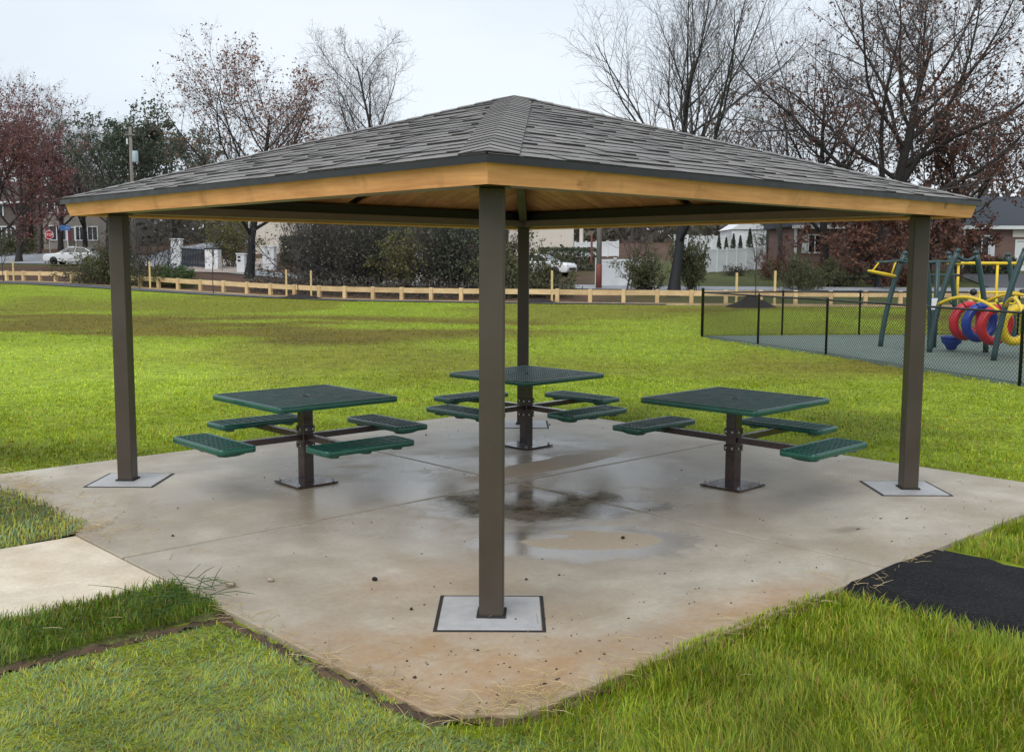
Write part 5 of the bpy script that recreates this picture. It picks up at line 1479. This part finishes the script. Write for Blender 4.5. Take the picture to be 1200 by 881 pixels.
# ------------------------------------------------------------------ grass blades, finer and denser close by
def blades(N, d0, d1, seed):
    rng = np.random.default_rng(seed)
    d = np.exp(rng.uniform(math.log(d0), math.log(d1), N)); th = rng.uniform(-.66, .66, N)
    x, y = d * np.sin(th), d * np.cos(th)
    u, v = to_uv(x, y)
    wob = .05 * (N1(u * 5, v * 5) - .5) + .04 * (N2(u * 17, v * 17) - .5)
    m_ = np.maximum(np.abs(u), np.abs(v))
    fr_right = (v < -SL) & (u > -SL)                      # lush corner right of the slab tip
    ok = (m_ > SL + .02 + wob) | (u + v < -6.54 + 1.2 * wob)
    ok |= (v < -SL + .05 * sm((u + 2.6) / .8) * sm((-.7 - u) / .4) + .3 * wob - .02) & (u > -2.6) & (u < -.5)
    # the slab's near tip is covered a little by turf, the left patch laps over the edge
    ok &= ~((u < -SL + .02) & (u > -SL - .04) & (v > -3.1) & (v < -1.3) & (N3(u * 7, v * 7) > .62))
    ok |= (u < -SL + .15 * sm((v - .8) / .3) * sm((3. - v) / .5) + wob) & (v > .85) & (v < 2.9)
    ok &= ~((u < -SL + .02) & (v > -.66 - wob) & (v < .80 + wob))                     # sidewalk
    ok &= ~((v < -SL + .02) & (u > -.62 - wob * .6) & (u < .86 + wob * .6))             # asphalt
    ok &= ~((u < -SL) & (v > 2.75 + wob) & (v < 3.6))                # bare corner
    ok &= ~((u < -SL - .08) & (v < -1.30 + wob) & (v > -1.36 + wob) & (N3(u * 4, v * 4) > .6))
    ok &= ~in_poly(x, y, PLAY)
    ok &= (y - fence_y(x)) < -2.9 - 2.5 * sm((-x - 8) / 14)
    br = brownness(x, y)
    ok &= rng.random(N) > .55 * br
    ok |= (u < -SL - .01) & (v < -.67) & (v > -1.33) & (d < 9)
    ok0 = ok; x, y, u, v, d, br = [q[ok] for q in (x, y, u, v, d, br)]; n_ = len(x)
    strip = (u < -SL) & (v < -.66) & (v > -1.35)
    left = (u < -SL) & (v <= -1.35) | (u + .9 * (rng.random(n_) - .5) + .6 * (N2.f(u * 3, v * 3) - .5) < -2.9) & (v < -SL)
    right = (v < -SL) & ~left & (u < 3)
    leftb = (u < -SL + .2) & (v > .8) & (v < 3)
    z = ground(x, y); z = np.where(strip, .0, z)
    z = np.where((m_[ok0] < SL) & (u + v > -6.53), .004, z)
    z = np.where(leftb & (u < -SL), np.interp(u, [-4.6, -3.9, -3.5, -3.4], [-.045, -.012, -.002, .004]), z)
    h = np.full(n_, .034); h[left] = .036; h[right] = .082; h[strip] = .066; h[leftb] = .045
    patch = N1.f(x * 1.3, y * 1.3)
    h = h * rng.uniform(.5, 1.35, n_) * (.65 + .75 * patch)
    h = np.where(~(left | right | strip | leftb), h * np.clip(.8 + d * .012, 1, 1.5), h)
    wd = np.clip(.00095 * d, .0040, .030) * rng.uniform(.65, 1.25, n_)
    az = rng.random(n_) * 6.283
    sw = N1.f(x * 1.7 + 7, y * 1.7) * 12.; az = np.where(rng.random(n_) < .5, sw + rng.normal(0, .5, n_), az)
    lean = np.abs(rng.normal(0, .62, n_)) + .15 + .5 * (N3.f(x * 3, y * 3) - .3); lean = np.abs(lean); lean[left] += .5; lean = np.minimum(lean, 1.35)
    dx, dy = np.cos(az), np.sin(az); px_, py_ = -dy, dx
    hx, hz = h * np.sin(lean), h * np.cos(lean)
    base = np.stack([x, y, z], -1); side = np.stack([px_, py_, 0 * px_], -1)
    mid = base + np.stack([dx * hx * .35, dy * hx * .35, hz * .62], -1)
    tip = base + np.stack([dx * hx * 1.05, dy * hx * 1.05, hz * .98], -1)
    w2 = (wd / 2)[:, None]
    V = np.stack([base - side * w2, base + side * w2, mid - side * w2 * .8, mid + side * w2 * .8, tip], 1).reshape(-1, 3)
    o_ = (np.arange(n_) * 5)[:, None]
    T = np.concatenate([o_ + np.array([[0, 1, 3]]), o_ + np.array([[0, 3, 2]]), o_ + np.array([[2, 3, 4]])], 0)
    # tints
    lush = np.array([(.215, .315, .016), (.31, .385, .022), (.125, .20, .013), (.45, .45, .045), (.36, .23, .06)])
    sod = np.array([(.28, .385, .14), (.45, .47, .055), (.20, .33, .18), (.50, .46, .07), (.20, .105, .05)])
    dark = np.array([(.13, .225, .018), (.20, .29, .025), (.08, .15, .015), (.28, .31, .035), (.21, .14, .035)])
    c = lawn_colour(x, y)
    k = rng.random(n_); pick = np.searchsorted([.32, .58, .76, .90], k)
    mul = np.array([(1, 1, 1), (1.25, 1.15, 1.), (.72, .85, 1.9), (1.35, 1.2, 1.), (1.0, .52, .9)])[np.where((pick == 4) & (d > 15), 0, pick)]
    c = c * mul * rng.uniform(.8, 1.2, (n_, 1))
    c = np.where(right[:, None], lush[pick], c); c = np.where((left | leftb)[:, None], sod[pick], c); c = np.where(strip[:, None], dark[pick], c)
    c = c * rng.uniform(.82, 1.18, (n_, 1))
    pt_ = N2.f(x * 2.2, y * 2.2)[:, None]
    c = np.where((left | right | leftb)[:, None], c * (.72 + .56 * pt_), c)
    c5 = np.repeat(np.concatenate([np.clip(c, 0, 1), np.ones((n_, 1))], 1), 5, 0)
    return V, T, c5
pr = [blades(270000, 3.3, 7.5, 1), blades(190000, 7.5, 18, 3), blades(110000, 18, 62, 2)]
of = np.cumsum([0] + [len(q[0]) for q in pr])
V = np.concatenate([q[0] for q in pr]); T = np.concatenate([q[1] + o_ for q, o_ in zip(pr, of)]); c5 = np.concatenate([q[2] for q in pr])
tag(link('lawn_grass', np_mesh('lawn_grass', V, T, [M['blade']], False, None, c5)), kind='stuff')

# ------------------------------------------------------------------ straw, crumbs and pebbles
def strands(name, spots, mt, ln=(.06, .22), wd=.0035):
    Vs = []; Ts = []; o_ = 0
    for (u0, v0, su, sv, rot, n_, z) in spots:
        a = R.normal(0, 1, (n_, 2)) * (su, sv); cr_, sr_ = math.cos(rot), math.sin(rot)
        u = u0 + a[:, 0] * cr_ - a[:, 1] * sr_; v = v0 + a[:, 0] * sr_ + a[:, 1] * cr_
        x, y = to_w(u, v); zz = z + R.random(n_) * .018
        L_ = R.uniform(*ln, n_); az = R.random(n_) * 6.28; el = np.abs(R.normal(0, .18, n_))
        D = np.stack([np.cos(az) * np.cos(el), np.sin(az) * np.cos(el), np.sin(el)], -1); Sd = np.stack([-np.sin(az), np.cos(az), 0 * az], -1) * wd / 2
        P = np.stack([x, y, zz], -1); E_ = P + D * L_[:, None]; Mi = (P + E_) / 2 + np.stack([0 * az, 0 * az, L_ * .05], -1)
        up = np.array((0, 0, wd * .7))
        V = np.stack([P - Sd, P + Sd, P + up, Mi - Sd, Mi + Sd, Mi + up, E_ - Sd * .5, E_ + Sd * .5, E_ + up * .5], 1).reshape(-1, 3)
        q = []
        for k in (0, 3):
            for i, j in ((0, 1), (1, 2), (2, 0)): q.append((k + i, k + j, k + 3 + j, k + 3 + i))
        T = (np.arange(n_) * 9)[:, None, None] + np.array(q)[None]
        Vs.append(V); Ts.append(T.reshape(-1, 4) + o_); o_ += len(V)
    return tag(link(name, np_mesh(name, np.concatenate(Vs), np.concatenate(Ts), [M[mt]])), kind='stuff')
strands('straw_wisps', [(-3.02, -3.30, .22, .07, -.2, 130, .004), (-3.38, -2.6, .35, .04, 1.57, 90, .0), (-3.4, -1.55, .2, .05, 1.57, 40, .0), (-2.3, -3.38, .5, .03, 0, 50, .0), (-1.2, -3.42, .4, .04, 0, 40, .0),
                        (-3.28, 1.0, .10, .28, .0, 150, .003), (-3.15, 2.6, .12, .55, .0, 200, .003), (-3.0, 1.5, .2, .8, 0, 50, .003), (-2.9, -2.9, .5, .4, 0, 22, .003), (.2, -3.42, .5, .05, 0, 40, .0),
                        (-3.8, -1.0, .5, .15, 0, 14, .03), (-.5, -3.46, .08, .12, 0, 12, .01)], 'straw', (.05, .16), .003)
gb_ = strands('long_grass_clippings', [(-3.62, -1.12, .22, .10, .3, 46, .03), (-3.5, -1.0, .15, .12, .3, 20, .03)], 'leaf_green', (.10, .32), .005)
# crumbs of soil and leaf on the slab
n_ = 380
u = R.uniform(-3.3, 3.3, n_); v = R.uniform(-3.3, 3.3, n_); near = R.random(n_) < .6
e = R.random(n_) < .45
v = np.where(e, -3.3 + np.abs(R.normal(0, .55, n_)), v); u = np.where(e & (R.random(n_) < .5), -3.3 + np.abs(R.normal(0, .7, n_)), u)
x, y = to_w(u, v); sz = R.uniform(.002, .0075, n_) * np.where(R.random(n_) < .08, 2.0, 1)
oc = np.array([(1, 0, 0), (-1, 0, 0), (0, 1, 0), (0, -1, 0), (0, 0, .7), (0, 0, -.3)], float)
V = (np.stack([x, y, .002 + 0 * x], -1)[:, None] + oc[None] * sz[:, None, None] * R.uniform(.5, 1.4, (n_, 6, 1))).reshape(-1, 3)
fc_ = np.array([(0, 2, 4), (2, 1, 4), (1, 3, 4), (3, 0, 4), (2, 0, 5), (1, 2, 5), (3, 1, 5), (0, 3, 5)])
T = ((np.arange(n_) * 6)[:, None, None] + fc_[None]).reshape(-1, 3)
tag(link('soil_crumbs', np_mesh('soil_crumbs', V, T, [M['crumb']])), kind='stuff')
def stone(px, py, r_, label, mt='pebble'):
    x, y, _ = un(px, py, 0)
    b = MB(); V = []; fs = []
    for i in range(7):
        a = math.pi * i / 6
        for k in range(10):
            t_ = 2 * math.pi * k / 10; q = 1 + .13 * R.standard_normal() * math.sin(a)
            V.append((r_ * 1.25 * math.sin(a) * math.cos(t_) * q, r_ * math.sin(a) * math.sin(t_) * q, r_ * .7 * math.cos(a)))
    for i in range(6):
        for k in range(10): fs.append((i * 10 + k, (i + 1) * 10 + k, (i + 1) * 10 + (k + 1) % 10, i * 10 + (k + 1) % 10))
    b.add(V, fs, True)
    o = b.build('pebble', M[mt], None, (x, y, r_ * .6)); o.rotation_euler = (0, 0, px)
    tag(o, label, 'pebble')
stone(270, 687, .026, 'brown pebble on the slab, left one of the two nearest the sod strip')
stone(317, 681, .018, 'smaller pale pebble on the slab right of the brown pebble')
stone(730, 631, .014, 'small dark stone on the dry patch by the puddle', 'soil_pile')
stone(439, 680, .017, 'small dark clod on the slab left of the near post', 'soil_pile')
